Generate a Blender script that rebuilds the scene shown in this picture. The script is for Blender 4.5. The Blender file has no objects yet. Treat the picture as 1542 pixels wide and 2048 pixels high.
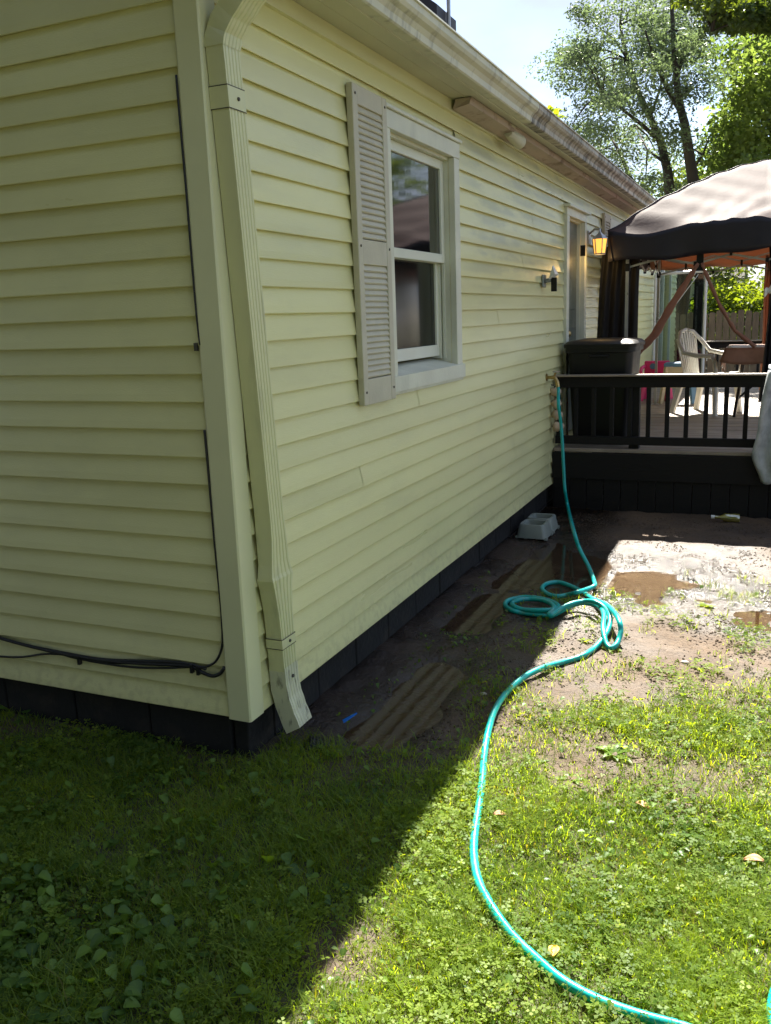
import bpy, bmesh, math, random
import numpy as np
from mathutils import Vector, Matrix
random.seed(7); RNG = np.random.default_rng(7)
S = bpy.context.scene
COL = S.collection

# ------------------------------------------------------------------ camera
CAM = np.array([1.79665, -2.66725, 1.70061])
CR = np.array([0.9163812, 0.39870307, -0.03579613])
CU = np.array([-0.05320014, 0.20992627, 0.97626877])
CW = np.array([-0.3967559, 0.89272998, -0.21358355])
FPX = 1769.994
cd = bpy.data.cameras.new('camera'); cam = bpy.data.objects.new('camera', cd); COL.objects.link(cam)
cd.sensor_fit = 'VERTICAL'; cd.sensor_height = 24.0; cd.lens = 24.0 * FPX / 2048.0
cd.clip_start = 0.05; cd.clip_end = 1000.0
M = Matrix(((CR[0], CU[0], -CW[0], CAM[0]), (CR[1], CU[1], -CW[1], CAM[1]), (CR[2], CU[2], -CW[2], CAM[2]), (0, 0, 0, 1)))
cam.matrix_world = M
S.camera = cam

# ------------------------------------------------------------------ sky, sun, exposure
SUN = np.array([-0.15, 0.86, 1.0]); SUN = SUN / np.linalg.norm(SUN)
EL = math.asin(SUN[2]); AZ = math.atan2(SUN[0], SUN[1])
wd = bpy.data.worlds.new('World'); S.world = wd; wd.use_nodes = True
nt = wd.node_tree; nt.nodes.clear()
def wn(t, **k):
    n = nt.nodes.new(t)
    for a, b in k.items(): setattr(n, a, b)
    return n
sky = wn('ShaderNodeTexSky', sky_type='NISHITA', sun_disc=False, sun_elevation=EL, sun_rotation=AZ, air_density=1.0, dust_density=0.3, ozone_density=1.0)
tc = wn('ShaderNodeTexCoord')
mp = wn('ShaderNodeMapping'); mp.inputs['Scale'].default_value = (1.0, 1.0, 2.2)
no = wn('ShaderNodeTexNoise'); no.inputs['Scale'].default_value = 2.6; no.inputs['Detail'].default_value = 7.0; no.inputs['Roughness'].default_value = 0.55
rp = wn('ShaderNodeValToRGB'); rp.color_ramp.elements[0].position = 0.38; rp.color_ramp.elements[1].position = 0.60
mx = wn('ShaderNodeMixRGB'); mx.inputs['Color2'].default_value = (3.15, 3.4, 4.3, 1)
bg = wn('ShaderNodeBackground'); bg.inputs['Strength'].default_value = 0.052
ow = wn('ShaderNodeOutputWorld')
nt.links.new(tc.outputs['Generated'], mp.inputs['Vector']); nt.links.new(mp.outputs[0], no.inputs['Vector'])
nt.links.new(no.outputs['Fac'], rp.inputs['Fac']); nt.links.new(rp.outputs['Color'], mx.inputs['Fac'])
nt.links.new(sky.outputs[0], mx.inputs['Color1']); nt.links.new(mx.outputs[0], bg.inputs['Color']); nt.links.new(bg.outputs[0], ow.inputs[0])
sd = bpy.data.lights.new('sun', 'SUN'); sd.energy = 5.0; sd.angle = math.radians(0.55); sd.color = (1.0, 0.94, 0.84)
so = bpy.data.objects.new('sun', sd); COL.objects.link(so)
so.rotation_euler = Vector(-SUN).to_track_quat('-Z', 'Y').to_euler(); so.location = (-3, 15, 20)
vs = S.view_settings; vs.view_transform = 'Standard'; vs.look = 'None'; vs.exposure = 2.25; vs.gamma = 1.0; vs.use_curve_mapping = False
S.render.engine = 'CYCLES'
S.cycles.max_bounces = 8; S.cycles.transparent_max_bounces = 12
S.cycles.use_denoising = True

# ------------------------------------------------------------------ helpers
def at(px, py, ax, v):
    d = CR * (px - 771) / FPX + CU * (1024 - py) / FPX + CW
    t = (v - CAM[ax]) / d[ax]
    return CAM + t * d

def tag(o, label=None, cat=None, group=None, kind=None):
    if label: o['label'] = label
    if cat: o['category'] = cat
    if group: o['group'] = group
    if kind: o['kind'] = kind
    return o

def thing(name, loc, label, cat, group=None):
    o = bpy.data.objects.new(name, None); COL.objects.link(o); o.location = loc; o.empty_display_size = 0.1
    return tag(o, label, cat, group)

def origin_of(p):
    v = Vector((0, 0, 0))
    while p is not None:
        v = v + p.location; p = p.parent
    return v

def link_mesh(me, name, mat, parent=None, smooth=False):
    o = bpy.data.objects.new(name, me); COL.objects.link(o)
    if mat is not None: me.materials.append(mat)
    if parent is not None: o.parent = parent
    if smooth: me.polygons.foreach_set('use_smooth', [True] * len(me.polygons))
    return o

class MB:
    def __init__(s): s.v = []; s.f = []
    def add(s, vs, fs):
        b = len(s.v); s.v += [tuple(float(c) for c in v) for v in vs]; s.f += [tuple(b + i for i in f) for f in fs]; return s
    def box(s, a, b, c=0.0):
        x0, y0, z0 = (min(a[i], b[i]) for i in range(3)); x1, y1, z1 = (max(a[i], b[i]) for i in range(3))
        if c <= 0:
            return s.add([(x0,y0,z0),(x1,y0,z0),(x1,y1,z0),(x0,y1,z0),(x0,y0,z1),(x1,y0,z1),(x1,y1,z1),(x0,y1,z1)],
                         [(0,3,2,1),(4,5,6,7),(0,1,5,4),(1,2,6,5),(2,3,7,6),(3,0,4,7)])
        bm = bmesh.new(); bmesh.ops.create_cube(bm, size=1.0)
        for v in bm.verts: v.co = Vector(((x0+x1)/2 + v.co.x*(x1-x0), (y0+y1)/2 + v.co.y*(y1-y0), (z0+z1)/2 + v.co.z*(z1-z0)))
        bmesh.ops.bevel(bm, geom=list(bm.edges), offset=c, segments=1, affect='EDGES', profile=0.5)
        bm.verts.index_update()
        s.add([v.co for v in bm.verts], [[v.index for v in f.verts] for f in bm.faces]); bm.free(); return s
    def bar(s, p, q, w, h=None, up=(0, 0, 1)):
        p = np.array(p, float); q = np.array(q, float); d = q - p; d = d / np.linalg.norm(d); h = h or w
        u = np.array(up, float); a = np.cross(d, u)
        if np.linalg.norm(a) < 1e-4: a = np.cross(d, (1, 0, 0))
        a = a / np.linalg.norm(a); b = np.cross(a, d)
        vs = [c + sx*a*w/2 + sy*b*h/2 for c in (p, q) for sx, sy in ((-1,-1),(1,-1),(1,1),(-1,1))]
        return s.add(vs, [(3,2,1,0),(4,5,6,7),(0,1,5,4),(1,2,6,5),(2,3,7,6),(3,0,4,7)])
    def tube(s, pts, r, n=8, cap=True):
        P = [np.array(p, float) for p in pts]; m = len(P); R = r if hasattr(r, '__len__') else [r]*m
        T = []
        for i in range(m):
            d = P[min(i+1, m-1)] - P[max(i-1, 0)]; T.append(d / (np.linalg.norm(d) + 1e-9))
        ref = np.array((0, 0, 1.0)) if abs(T[0][2]) < 0.9 else np.array((1.0, 0, 0))
        a = np.cross(T[0], ref); a /= np.linalg.norm(a); vs = []; fs = []
        for i in range(m):
            a = a - T[i] * (a @ T[i]); a /= np.linalg.norm(a) + 1e-9; b = np.cross(T[i], a)
            for k in range(n):
                t = 2*math.pi*k/n; vs.append(P[i] + R[i]*(math.cos(t)*a + math.sin(t)*b))
        for i in range(m-1):
            for k in range(n):
                k2 = (k+1) % n; fs.append((i*n+k, i*n+k2, (i+1)*n+k2, (i+1)*n+k))
        if cap: fs.append(tuple(range(n-1, -1, -1))); fs.append(tuple((m-1)*n+k for k in range(n)))
        return s.add(vs, fs)
    def lathe(s, c, prof, n=16, ax='z'):
        vs = []; fs = []; m = len(prof)
        for r, h in prof:
            for k in range(n):
                t = 2*math.pi*k/n
                if ax == 'z': vs.append((c[0]+r*math.cos(t), c[1]+r*math.sin(t), c[2]+h))
                elif ax == 'x': vs.append((c[0]+h, c[1]+r*math.cos(t), c[2]+r*math.sin(t)))
                else: vs.append((c[0]+r*math.sin(t), c[1]+h, c[2]+r*math.cos(t)))
        for i in range(m-1):
            for k in range(n):
                k2 = (k+1) % n; fs.append((i*n+k, i*n+k2, (i+1)*n+k2, (i+1)*n+k))
        fs.append(tuple(range(n-1, -1, -1))); fs.append(tuple((m-1)*n+k for k in range(n)))
        return s.add(vs, fs)
    def prism(s, prof, y0, y1):      # profile in x,z swept along y
        n = len(prof); vs = [(x, y0, z) for x, z in prof] + [(x, y1, z) for x, z in prof]
        fs = [(k, (k+1) % n, n+(k+1) % n, n+k) for k in range(n)] + [tuple(range(n-1, -1, -1)), tuple(range(n, 2*n))]
        return s.add(vs, fs)
    def grid(s, fn, nu, nv):
        vs = [fn(i/nu, j/nv) for j in range(nv+1) for i in range(nu+1)]
        fs = [(j*(nu+1)+i, j*(nu+1)+i+1, (j+1)*(nu+1)+i+1, (j+1)*(nu+1)+i) for j in range(nv) for i in range(nu)]
        return s.add(vs, fs)
    def build(s, name, mat, parent=None, smooth=False, solid=0.0, label=None):
        o0 = origin_of(parent)
        me = bpy.data.meshes.new(name)
        me.from_pydata([(v[0]-o0.x, v[1]-o0.y, v[2]-o0.z) for v in s.v], [], s.f); me.update()
        o = link_mesh(me, name, mat, parent, smooth)
        if smooth and smooth != 'all':
            try: me.set_sharp_from_angle(angle=math.radians(40))
            except Exception: pass
        if solid:
            md = o.modifiers.new('thickness', 'SOLIDIFY'); md.thickness = solid; md.offset = 0
        if label: o['label'] = label
        return o

def np_mesh(name, V, F, mat, parent=None, attrs=None, smooth=False):
    V = np.asarray(V, np.float32); F = np.asarray(F, np.int32); k = F.shape[1]
    o0 = origin_of(parent); V = V - np.array(o0, np.float32)
    me = bpy.data.meshes.new(name)
    me.vertices.add(len(V)); me.vertices.foreach_set('co', V.ravel())
    me.loops.add(F.size); me.loops.foreach_set('vertex_index', F.ravel())
    me.polygons.add(len(F)); me.polygons.foreach_set('loop_start', np.arange(0, F.size, k, dtype=np.int32))
    me.polygons.foreach_set('loop_total', np.full(len(F), k, np.int32))
    me.update(calc_edges=True)
    for nme, a in (attrs or {}).items():
        at_ = me.attributes.new(nme, 'FLOAT', 'POINT'); at_.data.foreach_set('value', np.asarray(a, np.float32))
    return link_mesh(me, name, mat, parent, smooth)

# value noise for layout
_T = RNG.random((256, 256))
def vnoise(x, y):
    x = np.asarray(x, float); y = np.asarray(y, float)
    xi = np.floor(x).astype(int); yi = np.floor(y).astype(int); fx = x - xi; fy = y - yi
    fx = fx*fx*(3-2*fx); fy = fy*fy*(3-2*fy)
    g = lambda a, b: _T[a % 256, b % 256]
    return (g(xi, yi)*(1-fx)+g(xi+1, yi)*fx)*(1-fy) + (g(xi, yi+1)*(1-fx)+g(xi+1, yi+1)*fx)*fy
def fbm(x, y, o=4):
    s = 0; a = .5; t = 0
    for i in range(o):
        s = s + a*vnoise(x*2**i + 17*i, y*2**i + 31*i); t += a; a *= .5
    return s/t
def sstep(a, b, x):
    t = np.clip((x-a)/(b-a), 0, 1); return t*t*(3-2*t)

# ------------------------------------------------------------------ materials
def mat(name, col, rough=0.5, var=0.12, scale=6.0, bump=0.0, bscale=60.0, spec=0.5, metal=0.0, stretch=(1, 1, 1), dirt=None):
    m = bpy.data.materials.new(name); m.use_nodes = True; t = m.node_tree; b = t.nodes['Principled BSDF']
    N = t.nodes.new; L = t.links.new
    b.inputs['Roughness'].default_value = rough; b.inputs['Metallic'].default_value = metal; b.inputs['Specular IOR Level'].default_value = spec
    g = N('ShaderNodeNewGeometry'); mp = N('ShaderNodeMapping'); mp.inputs['Scale'].default_value = stretch; L(g.outputs['Position'], mp.inputs['Vector'])
    n = N('ShaderNodeTexNoise'); n.inputs['Scale'].default_value = scale; n.inputs['Detail'].default_value = 5.0; L(mp.outputs[0], n.inputs['Vector'])
    r = N('ShaderNodeMapRange'); r.inputs['From Min'].default_value = .3; r.inputs['From Max'].default_value = .7; r.inputs['To Min'].default_value = 1-var; r.inputs['To Max'].default_value = 1+var
    L(n.outputs['Fac'], r.inputs['Value'])
    mu = N('ShaderNodeMixRGB'); mu.blend_type = 'MULTIPLY'; mu.inputs['Fac'].default_value = 1; mu.inputs['Color1'].default_value = (*col, 1); L(r.outputs[0], mu.inputs['Color2'])
    out = mu.outputs[0]
    if dirt:      # (colour, scale, stretch, lo, hi, amount)
        dc, ds, dst, lo, hi, amt = dirt
        mp2 = N('ShaderNodeMapping'); mp2.inputs['Scale'].default_value = dst; L(g.outputs['Position'], mp2.inputs['Vector'])
        n2 = N('ShaderNodeTexNoise'); n2.inputs['Scale'].default_value = ds; n2.inputs['Detail'].default_value = 6.0; n2.inputs['Roughness'].default_value = .6; L(mp2.outputs[0], n2.inputs['Vector'])
        r2 = N('ShaderNodeMapRange'); r2.inputs['From Min'].default_value = lo; r2.inputs['From Max'].default_value = hi; r2.inputs['To Max'].default_value = amt; L(n2.outputs['Fac'], r2.inputs['Value'])
        m2 = N('ShaderNodeMixRGB'); m2.inputs['Color2'].default_value = (*dc, 1); L(r2.outputs[0], m2.inputs['Fac']); L(out, m2.inputs['Color1']); out = m2.outputs[0]
    L(out, b.inputs['Base Color'])
    rr = N('ShaderNodeMapRange'); rr.inputs['From Min'].default_value = .3; rr.inputs['From Max'].default_value = .7; rr.inputs['To Min'].default_value = max(rough-.08, .02); rr.inputs['To Max'].default_value = min(rough+.08, 1)
    L(n.outputs['Fac'], rr.inputs['Value']); L(rr.outputs[0], b.inputs['Roughness'])
    if bump > 0:
        n3 = N('ShaderNodeTexNoise'); n3.inputs['Scale'].default_value = bscale; n3.inputs['Detail'].default_value = 4.0; L(mp.outputs[0], n3.inputs['Vector'])
        bp = N('ShaderNodeBump'); bp.inputs['Strength'].default_value = bump; bp.inputs['Distance'].default_value = 0.01; L(n3.outputs['Fac'], bp.inputs['Height']); L(bp.outputs[0], b.inputs['Normal'])
    return m

def leaf_mat(name, c0, c1, c2=None, trans=.45, gloss=.08, rough=.35, tt=(1.9, 1.65, .25)):
    m = bpy.data.materials.new(name); m.use_nodes = True; t = m.node_tree; t.nodes.clear(); N = t.nodes.new; L = t.links.new
    a = N('ShaderNodeAttribute'); a.attribute_name = 'rnd'
    r = N('ShaderNodeValToRGB'); r.color_ramp.elements[0].color = (*c0, 1); r.color_ramp.elements[1].color = (*c1, 1)
    if c2: e = r.color_ramp.elements.new(.94); r.color_ramp.elements[-1].color = (*c2, 1); e.color = (*c1, 1)
    L(a.outputs['Fac'], r.inputs['Fac'])
    d = N('ShaderNodeBsdfDiffuse'); tr = N('ShaderNodeBsdfTranslucent'); gl = N('ShaderNodeBsdfGlossy'); gl.inputs['Roughness'].default_value = rough; gl.inputs['Color'].default_value = (.9, .95, .9, 1)
    tm = N('ShaderNodeMixRGB'); tm.blend_type = 'MULTIPLY'; tm.inputs['Fac'].default_value = 1; tm.inputs['Color2'].default_value = (*tt, 1); L(r.outputs[0], tm.inputs['Color1'])
    L(r.outputs[0], d.inputs['Color']); L(tm.outputs[0], tr.inputs['Color'])
    x1 = N('ShaderNodeMixShader'); x1.inputs['Fac'].default_value = trans; L(d.outputs[0], x1.inputs[1]); L(tr.outputs[0], x1.inputs[2])
    x2 = N('ShaderNodeMixShader'); x2.inputs['Fac'].default_value = gloss; L(x1.outputs[0], x2.inputs[1]); L(gl.outputs[0], x2.inputs[2])
    o = N('ShaderNodeOutputMaterial'); L(x2.outputs[0], o.inputs[0]); return m

MT = {}
MT['siding'] = mat('cream_vinyl_siding', (.64, .615, .305), .34, .05, 1.3, .12, 90, .5, stretch=(1, .25, 3), dirt=((.40, .39, .23), 1.6, (1, .7, 2.4), .52, .78, .32))
def splash(m):
    t = m.node_tree; N = t.nodes.new; L = t.links.new; b = t.nodes['Principled BSDF']; src = b.inputs['Base Color'].links[0].from_socket
    g = N('ShaderNodeNewGeometry'); sp = N('ShaderNodeSeparateXYZ'); L(g.outputs['Position'], sp.inputs[0])
    n = N('ShaderNodeTexNoise'); n.inputs['Scale'].default_value = 26; n.inputs['Detail'].default_value = 6; L(g.outputs['Position'], n.inputs['Vector'])
    r = N('ShaderNodeMapRange'); r.inputs['From Min'].default_value = .62; r.inputs['From Max'].default_value = .20; L(sp.outputs['Z'], r.inputs['Value'])
    p = N('ShaderNodeMath'); p.operation = 'POWER'; p.inputs[1].default_value = 2.2; L(r.outputs[0], p.inputs[0])
    r2 = N('ShaderNodeMapRange'); r2.inputs['From Min'].default_value = .48; r2.inputs['From Max'].default_value = .62; L(n.outputs['Fac'], r2.inputs['Value'])
    mu = N('ShaderNodeMath'); mu.operation = 'MULTIPLY'; L(p.outputs[0], mu.inputs[0]); L(r2.outputs[0], mu.inputs[1])
    m2 = N('ShaderNodeMath'); m2.operation = 'MULTIPLY'; m2.inputs[1].default_value = .22; L(mu.outputs[0], m2.inputs[0])
    x = N('ShaderNodeMixRGB'); x.inputs['Color2'].default_value = (.20, .16, .10, 1); L(m2.outputs[0], x.inputs['Fac']); L(src, x.inputs['Color1'])
    oi = N('ShaderNodeObjectInfo'); r3 = N('ShaderNodeMapRange'); r3.inputs['To Min'].default_value = .95; r3.inputs['To Max'].default_value = 1.05; L(oi.outputs['Random'], r3.inputs['Value'])
    y = N('ShaderNodeMixRGB'); y.blend_type = 'MULTIPLY'; y.inputs['Fac'].default_value = 1; L(x.outputs[0], y.inputs['Color1']); L(r3.outputs[0], y.inputs['Color2']); L(y.outputs[0], b.inputs['Base Color'])
splash(MT['siding'])
def algae(m):
    t = m.node_tree; N = t.nodes.new; L = t.links.new; b = t.nodes['Principled BSDF']; src = b.inputs['Base Color'].links[0].from_socket
    g = N('ShaderNodeNewGeometry'); sp = N('ShaderNodeSeparateXYZ'); L(g.outputs['Position'], sp.inputs[0])
    def M_(op, a, b_=None):
        n = N('ShaderNodeMath'); n.operation = op
        for i, v in enumerate((a, b_)):
            if v is None: continue
            if isinstance(v, (int, float)): n.inputs[i].default_value = v
            else: L(v, n.inputs[i])
        return n.outputs[0]
    def rg(v, a, b_):
        n = N('ShaderNodeMapRange'); n.interpolation_type = 'SMOOTHSTEP'; n.inputs['From Min'].default_value = a; n.inputs['From Max'].default_value = b_; L(v, n.inputs['Value']); return n.outputs[0]
    mp = N('ShaderNodeMapping'); mp.inputs['Scale'].default_value = (1, .55, 3.0); L(g.outputs['Position'], mp.inputs['Vector'])
    no_ = N('ShaderNodeTexNoise'); no_.inputs['Scale'].default_value = 2.4; no_.inputs['Detail'].default_value = 7; no_.inputs['Roughness'].default_value = .62; L(mp.outputs[0], no_.inputs['Vector'])
    fr = M_('FRACT', M_('DIVIDE', M_('SUBTRACT', sp.outputs['Z'], .21), .1016))
    band = M_('MULTIPLY', rg(fr, .12, .42), rg(fr, 1.0, .82))
    reg = M_('MULTIPLY', M_('MULTIPLY', rg(sp.outputs['Y'], 2.3, 3.1), rg(sp.outputs['Z'], 1.75, 2.05)), rg(sp.outputs['X'], -.5, -.1))
    f = M_('MULTIPLY', M_('MULTIPLY', band, reg), M_('MULTIPLY', rg(no_.outputs['Fac'], .40, .60), .55))
    x = N('ShaderNodeMixRGB'); x.inputs['Color2'].default_value = (.31, .325, .21, 1); L(f, x.inputs['Fac']); L(src, x.inputs['Color1']); L(x.outputs[0], b.inputs['Base Color'])
algae(MT['siding'])
MT['trim'] = mat('cream_vinyl_trim', (.62, .61, .36), .38, .05, 2.0, .05, 40)
MT['white'] = mat('weathered_white_paint', (.60, .60, .47), .5, .10, 5, .15, 80, dirt=((.30, .31, .24), 5, (1, 1, .4), .55, .75, .5))
MT['soffit'] = mat('dingy_white_soffit', (.53, .52, .39), .55, .08, 3, .1, 60, dirt=((.33, .30, .24), 2.2, (1, .5, 1), .5, .75, .6))
MT['gutter'] = mat('mildewed_white_gutter', (.54, .53, .40), .45, .08, 4, .05, 60, dirt=((.06, .056, .045), 9, (1, 1.4, .5), .55, .74, .6))
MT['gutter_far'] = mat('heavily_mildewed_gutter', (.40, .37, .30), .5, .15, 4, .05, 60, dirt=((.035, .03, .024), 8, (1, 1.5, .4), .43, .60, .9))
MT['downspout'] = mat('cream_aluminium_downspout', (.59, .58, .32), .36, .06, 3, .06, 30, dirt=((.24, .24, .15), 9, (1, 1, .25), .58, .8, .55))
MT['worn_spout'] = mat('chipped_cream_spout', (.56, .55, .39), .4, .1, 8, .1, 60, dirt=((.12, .11, .09), 30, (1, 2.5, .3), .56, .66, .7))
MT['grime'] = mat('dark_grime', (.06, .055, .04), .7)
MT['shutter'] = mat('faded_tan_shutter', (.47, .44, .32), .6, .08, 9, .15, 120, dirt=((.55, .53, .43), 7, (1, 1, 1), .55, .75, .4))
MT['vinylwin'] = mat('white_window_vinyl', (.64, .65, .53), .35, .05, 4)
MT['board'] = mat('bare_grey_board', (.42, .34, .28), .7, .18, 5, .2, 50, stretch=(1, .2, 1), dirt=((.12, .07, .04), 7, (1, .7, 1.5), .54, .70, .9))
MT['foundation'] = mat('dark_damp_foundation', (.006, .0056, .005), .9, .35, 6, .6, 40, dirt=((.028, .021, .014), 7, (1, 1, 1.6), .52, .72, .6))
MT['shingle'] = mat('mossy_asphalt_shingle', (.06, .055, .045), .9, .3, 20, .5, 120)
MT['doorpaint'] = mat('grey_green_door_paint', (.085, .105, .085), .45, .12, 6, .15, 40, dirt=((.20, .19, .15), 5, (1, 1, .5), .5, .7, .6))
MT['black'] = mat('black_plastic', (.0075, .0075, .008), .42, .15, 8, 0, 60, .3)
MT['blackcable'] = mat('black_cable_sheath', (.008, .008, .009), .45)
MT['deckdark'] = mat('dark_stained_deck', (.0065, .0058, .005), .65, .25, 10, .3, 80, .3, stretch=(.3, 1, 1))
MT['deckboard'] = mat('weathered_deck_board', (.27, .22, .165), .55, .2, 9, .25, 60, stretch=(.25, 2, 1), dirt=((.11, .09, .07), 3, (1, 1, 1), .5, .7, .5))
MT['metal'] = mat('grey_metal', (.42, .42, .42), .35, .1, 8, metal=.7)
MT['whitemetal'] = mat('white_enamelled_metal', (.62, .66, .66), .35, .05, 5)
MT['brass'] = mat('tarnished_brass', (.42, .30, .12), .35, .2, 60, metal=.9)
MT['hose'] = mat('teal_vinyl_hose', (.0, .34, .31), .33, .10, 9, .08, 50, .5, dirt=((.07, .13, .095), 16, (1, 1, 1), .55, .72, .55))
MT['feeder'] = mat('grey_plastic_feeder', (.20, .225, .195), .5, .08, 10)
MT['blue'] = mat('blue_plastic', (.01, .16, .62), .35, .05, 10)
MT['chair'] = mat('white_resin_chair', (.66, .66, .60), .4, .06, 10)
MT['pink'] = mat('pink_plastic', (.62, .03, .16), .4, .05, 10)
MT['beige'] = mat('beige_plastic', (.48, .42, .28), .5, .06, 10)
MT['lightblue'] = mat('blue_grey_plastic', (.08, .18, .28), .4, .06, 10)
MT['fence'] = mat('grey_brown_fence_wood', (.17, .125, .09), .8, .25, 6, .3, 60, stretch=(4, 4, .5))
MT['bark'] = mat('dark_bark', (.05, .04, .032), .9, .3, 8, .6, 20, stretch=(1, 1, .3))
MT['stone'] = mat('tan_lumpy_cloth', (.50, .38, .26), .8, .15, 20, .3, 50)
MT['tablecloth'] = mat('brown_vinyl_tablecloth', (.30, .15, .09), .45, .2, 8, .1, 30)
MT['tarp'] = mat('grey_tarp', (.40, .43, .43), .42, .2, 14, .3, 25, dirt=((.16, .18, .19), 10, (1, 1, .6), .5, .65, .6))
MT['pipe'] = mat('black_corrugated_pipe', (.012, .012, .012), .5)
MT['dead'] = mat('dead_leaf', (.34, .19, .08), .7, .2, 30)
MT['yellow'] = mat('yellow_leaf', (.62, .40, .04), .6, .15, 30)
MT['stone_pebble'] = mat('pale_pebble', (.42, .38, .33), .7, .15, 40, .2, 60)
MT['bluehouse'] = mat('dark_slate_sheet', (.03, .032, .045), .55, .15, 5)

def emit_mat():
    m = bpy.data.materials.new('lit_amber_glass'); m.use_nodes = True; b = m.node_tree.nodes['Principled BSDF']
    b.inputs['Base Color'].default_value = (.9, .55, .12, 1); b.inputs['Roughness'].default_value = .4
    b.inputs['Emission Color'].default_value = (1, .42, .07, 1); b.inputs['Emission Strength'].default_value = .35; return m
MT['amber'] = emit_mat()

def glass_mat(name, tint=(.55, .6, .58), ior=1.9, rough=.015, bump=.0, bs=30):
    m = bpy.data.materials.new(name); m.use_nodes = True; t = m.node_tree; t.nodes.clear(); N = t.nodes.new; L = t.links.new
    f = N('ShaderNodeFresnel'); f.inputs['IOR'].default_value = ior
    a = N('ShaderNodeBsdfTransparent'); a.inputs['Color'].default_value = (*tint, 1)
    g = N('ShaderNodeBsdfGlossy'); g.inputs['Roughness'].default_value = rough; g.inputs['Color'].default_value = (.95, .96, .96, 1)
    x = N('ShaderNodeMixShader'); L(f.outputs[0], x.inputs['Fac']); L(a.outputs[0], x.inputs[1]); L(g.outputs[0], x.inputs[2])
    if bump:
        ge = N('ShaderNodeNewGeometry'); mp = N('ShaderNodeMapping'); mp.inputs['Scale'].default_value = (1, 1, .12); L(ge.outputs['Position'], mp.inputs['Vector'])
        n = N('ShaderNodeTexNoise'); n.inputs['Scale'].default_value = bs; n.inputs['Detail'].default_value = 3; L(mp.outputs[0], n.inputs['Vector'])
        b = N('ShaderNodeBump'); b.inputs['Strength'].default_value = bump; b.inputs['Distance'].default_value = .004; L(n.outputs['Fac'], b.inputs['Height']); L(b.outputs[0], g.inputs['Normal'])
    o = N('ShaderNodeOutputMaterial'); L(x.outputs[0], o.inputs[0]); return m
MT['glass'] = glass_mat('streaked_window_glass', (.30, .33, .32), 2.5, .05, .04, 26)
MT['screenglass'] = glass_mat('screened_window_glass', (.16, .17, .17), 1.45, .12)
MT['clearglass'] = glass_mat('patio_glass', (.7, .78, .74), 1.6)

def water_mat():
    m = bpy.data.materials.new('muddy_water'); m.use_nodes = True; t = m.node_tree; t.nodes.clear(); N = t.nodes.new; L = t.links.new
    f = N('ShaderNodeFresnel'); f.inputs['IOR'].default_value = 1.36
    a = N('ShaderNodeBsdfTransparent'); a.inputs['Color'].default_value = (.74, .64, .50, 1)
    d = N('ShaderNodeBsdfDiffuse'); d.inputs['Color'].default_value = (.13, .082, .05, 1)
    g = N('ShaderNodeBsdfGlossy'); g.inputs['Roughness'].default_value = .02
    ge = N('ShaderNodeNewGeometry'); n = N('ShaderNodeTexNoise'); n.inputs['Scale'].default_value = 34; n.inputs['Detail'].default_value = 4; L(ge.outputs['Position'], n.inputs['Vector'])
    b = N('ShaderNodeBump'); b.inputs['Strength'].default_value = .10; b.inputs['Distance'].default_value = .004; L(n.outputs['Fac'], b.inputs['Height']); L(b.outputs[0], g.inputs['Normal']); L(b.outputs[0], f.inputs['Normal'])
    x0 = N('ShaderNodeMixShader'); x0.inputs['Fac'].default_value = .28; L(a.outputs[0], x0.inputs[1]); L(d.outputs[0], x0.inputs[2])
    x = N('ShaderNodeMixShader'); L(f.outputs[0], x.inputs['Fac']); L(x0.outputs[0], x.inputs[1]); L(g.outputs[0], x.inputs[2])
    o = N('ShaderNodeOutputMaterial'); L(x.outputs[0], o.inputs[0]); return m
MT['water'] = water_mat()

def fabric_mat(name, col, trans_col, trans=.25, rough=.42, spec=.5, sheen=.3):
    m = bpy.data.materials.new(name); m.use_nodes = True; t = m.node_tree; b = t.nodes['Principled BSDF']; N = t.nodes.new; L = t.links.new
    g = N('ShaderNodeNewGeometry'); n = N('ShaderNodeTexNoise'); n.inputs['Scale'].default_value = 9; n.inputs['Detail'].default_value = 5; L(g.outputs['Position'], n.inputs['Vector'])
    r = N('ShaderNodeMapRange'); r.inputs['To Min'].default_value = .75; r.inputs['To Max'].default_value = 1.25; L(n.outputs['Fac'], r.inputs['Value'])
    mu = N('ShaderNodeMixRGB'); mu.blend_type = 'MULTIPLY'; mu.inputs['Fac'].default_value = 1; mu.inputs['Color1'].default_value = (*col, 1); L(r.outputs[0], mu.inputs['Color2']); L(mu.outputs[0], b.inputs['Base Color'])
    b.inputs['Roughness'].default_value = rough; b.inputs['Specular IOR Level'].default_value = spec
    b.inputs['Sheen Weight'].default_value = sheen; b.inputs['Sheen Roughness'].default_value = .4
    n2 = N('ShaderNodeTexNoise'); n2.inputs['Scale'].default_value = 16; n2.inputs['Detail'].default_value = 9; n2.inputs['Roughness'].default_value = .62; n2.inputs['Distortion'].default_value = 1.2; L(g.outputs['Position'], n2.inputs['Vector'])
    bp = N('ShaderNodeBump'); bp.inputs['Strength'].default_value = .13; bp.inputs['Distance'].default_value = .012; L(n2.outputs['Fac'], bp.inputs['Height']); L(bp.outputs[0], b.inputs['Normal'])
    tr = N('ShaderNodeBsdfTranslucent'); tr.inputs['Color'].default_value = (*trans_col, 1)
    x = N('ShaderNodeMixShader'); x.inputs['Fac'].default_value = trans
    o = t.nodes['Material Output']; L(b.outputs[0], x.inputs[1]); L(tr.outputs[0], x.inputs[2]); L(x.outputs[0], o.inputs[0]); return m
MT['canopy'] = fabric_mat('dark_wet_canopy_fabric', (.105, .077, .074), (.13, .075, .06), .20, .62, .06, .0)
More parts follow.
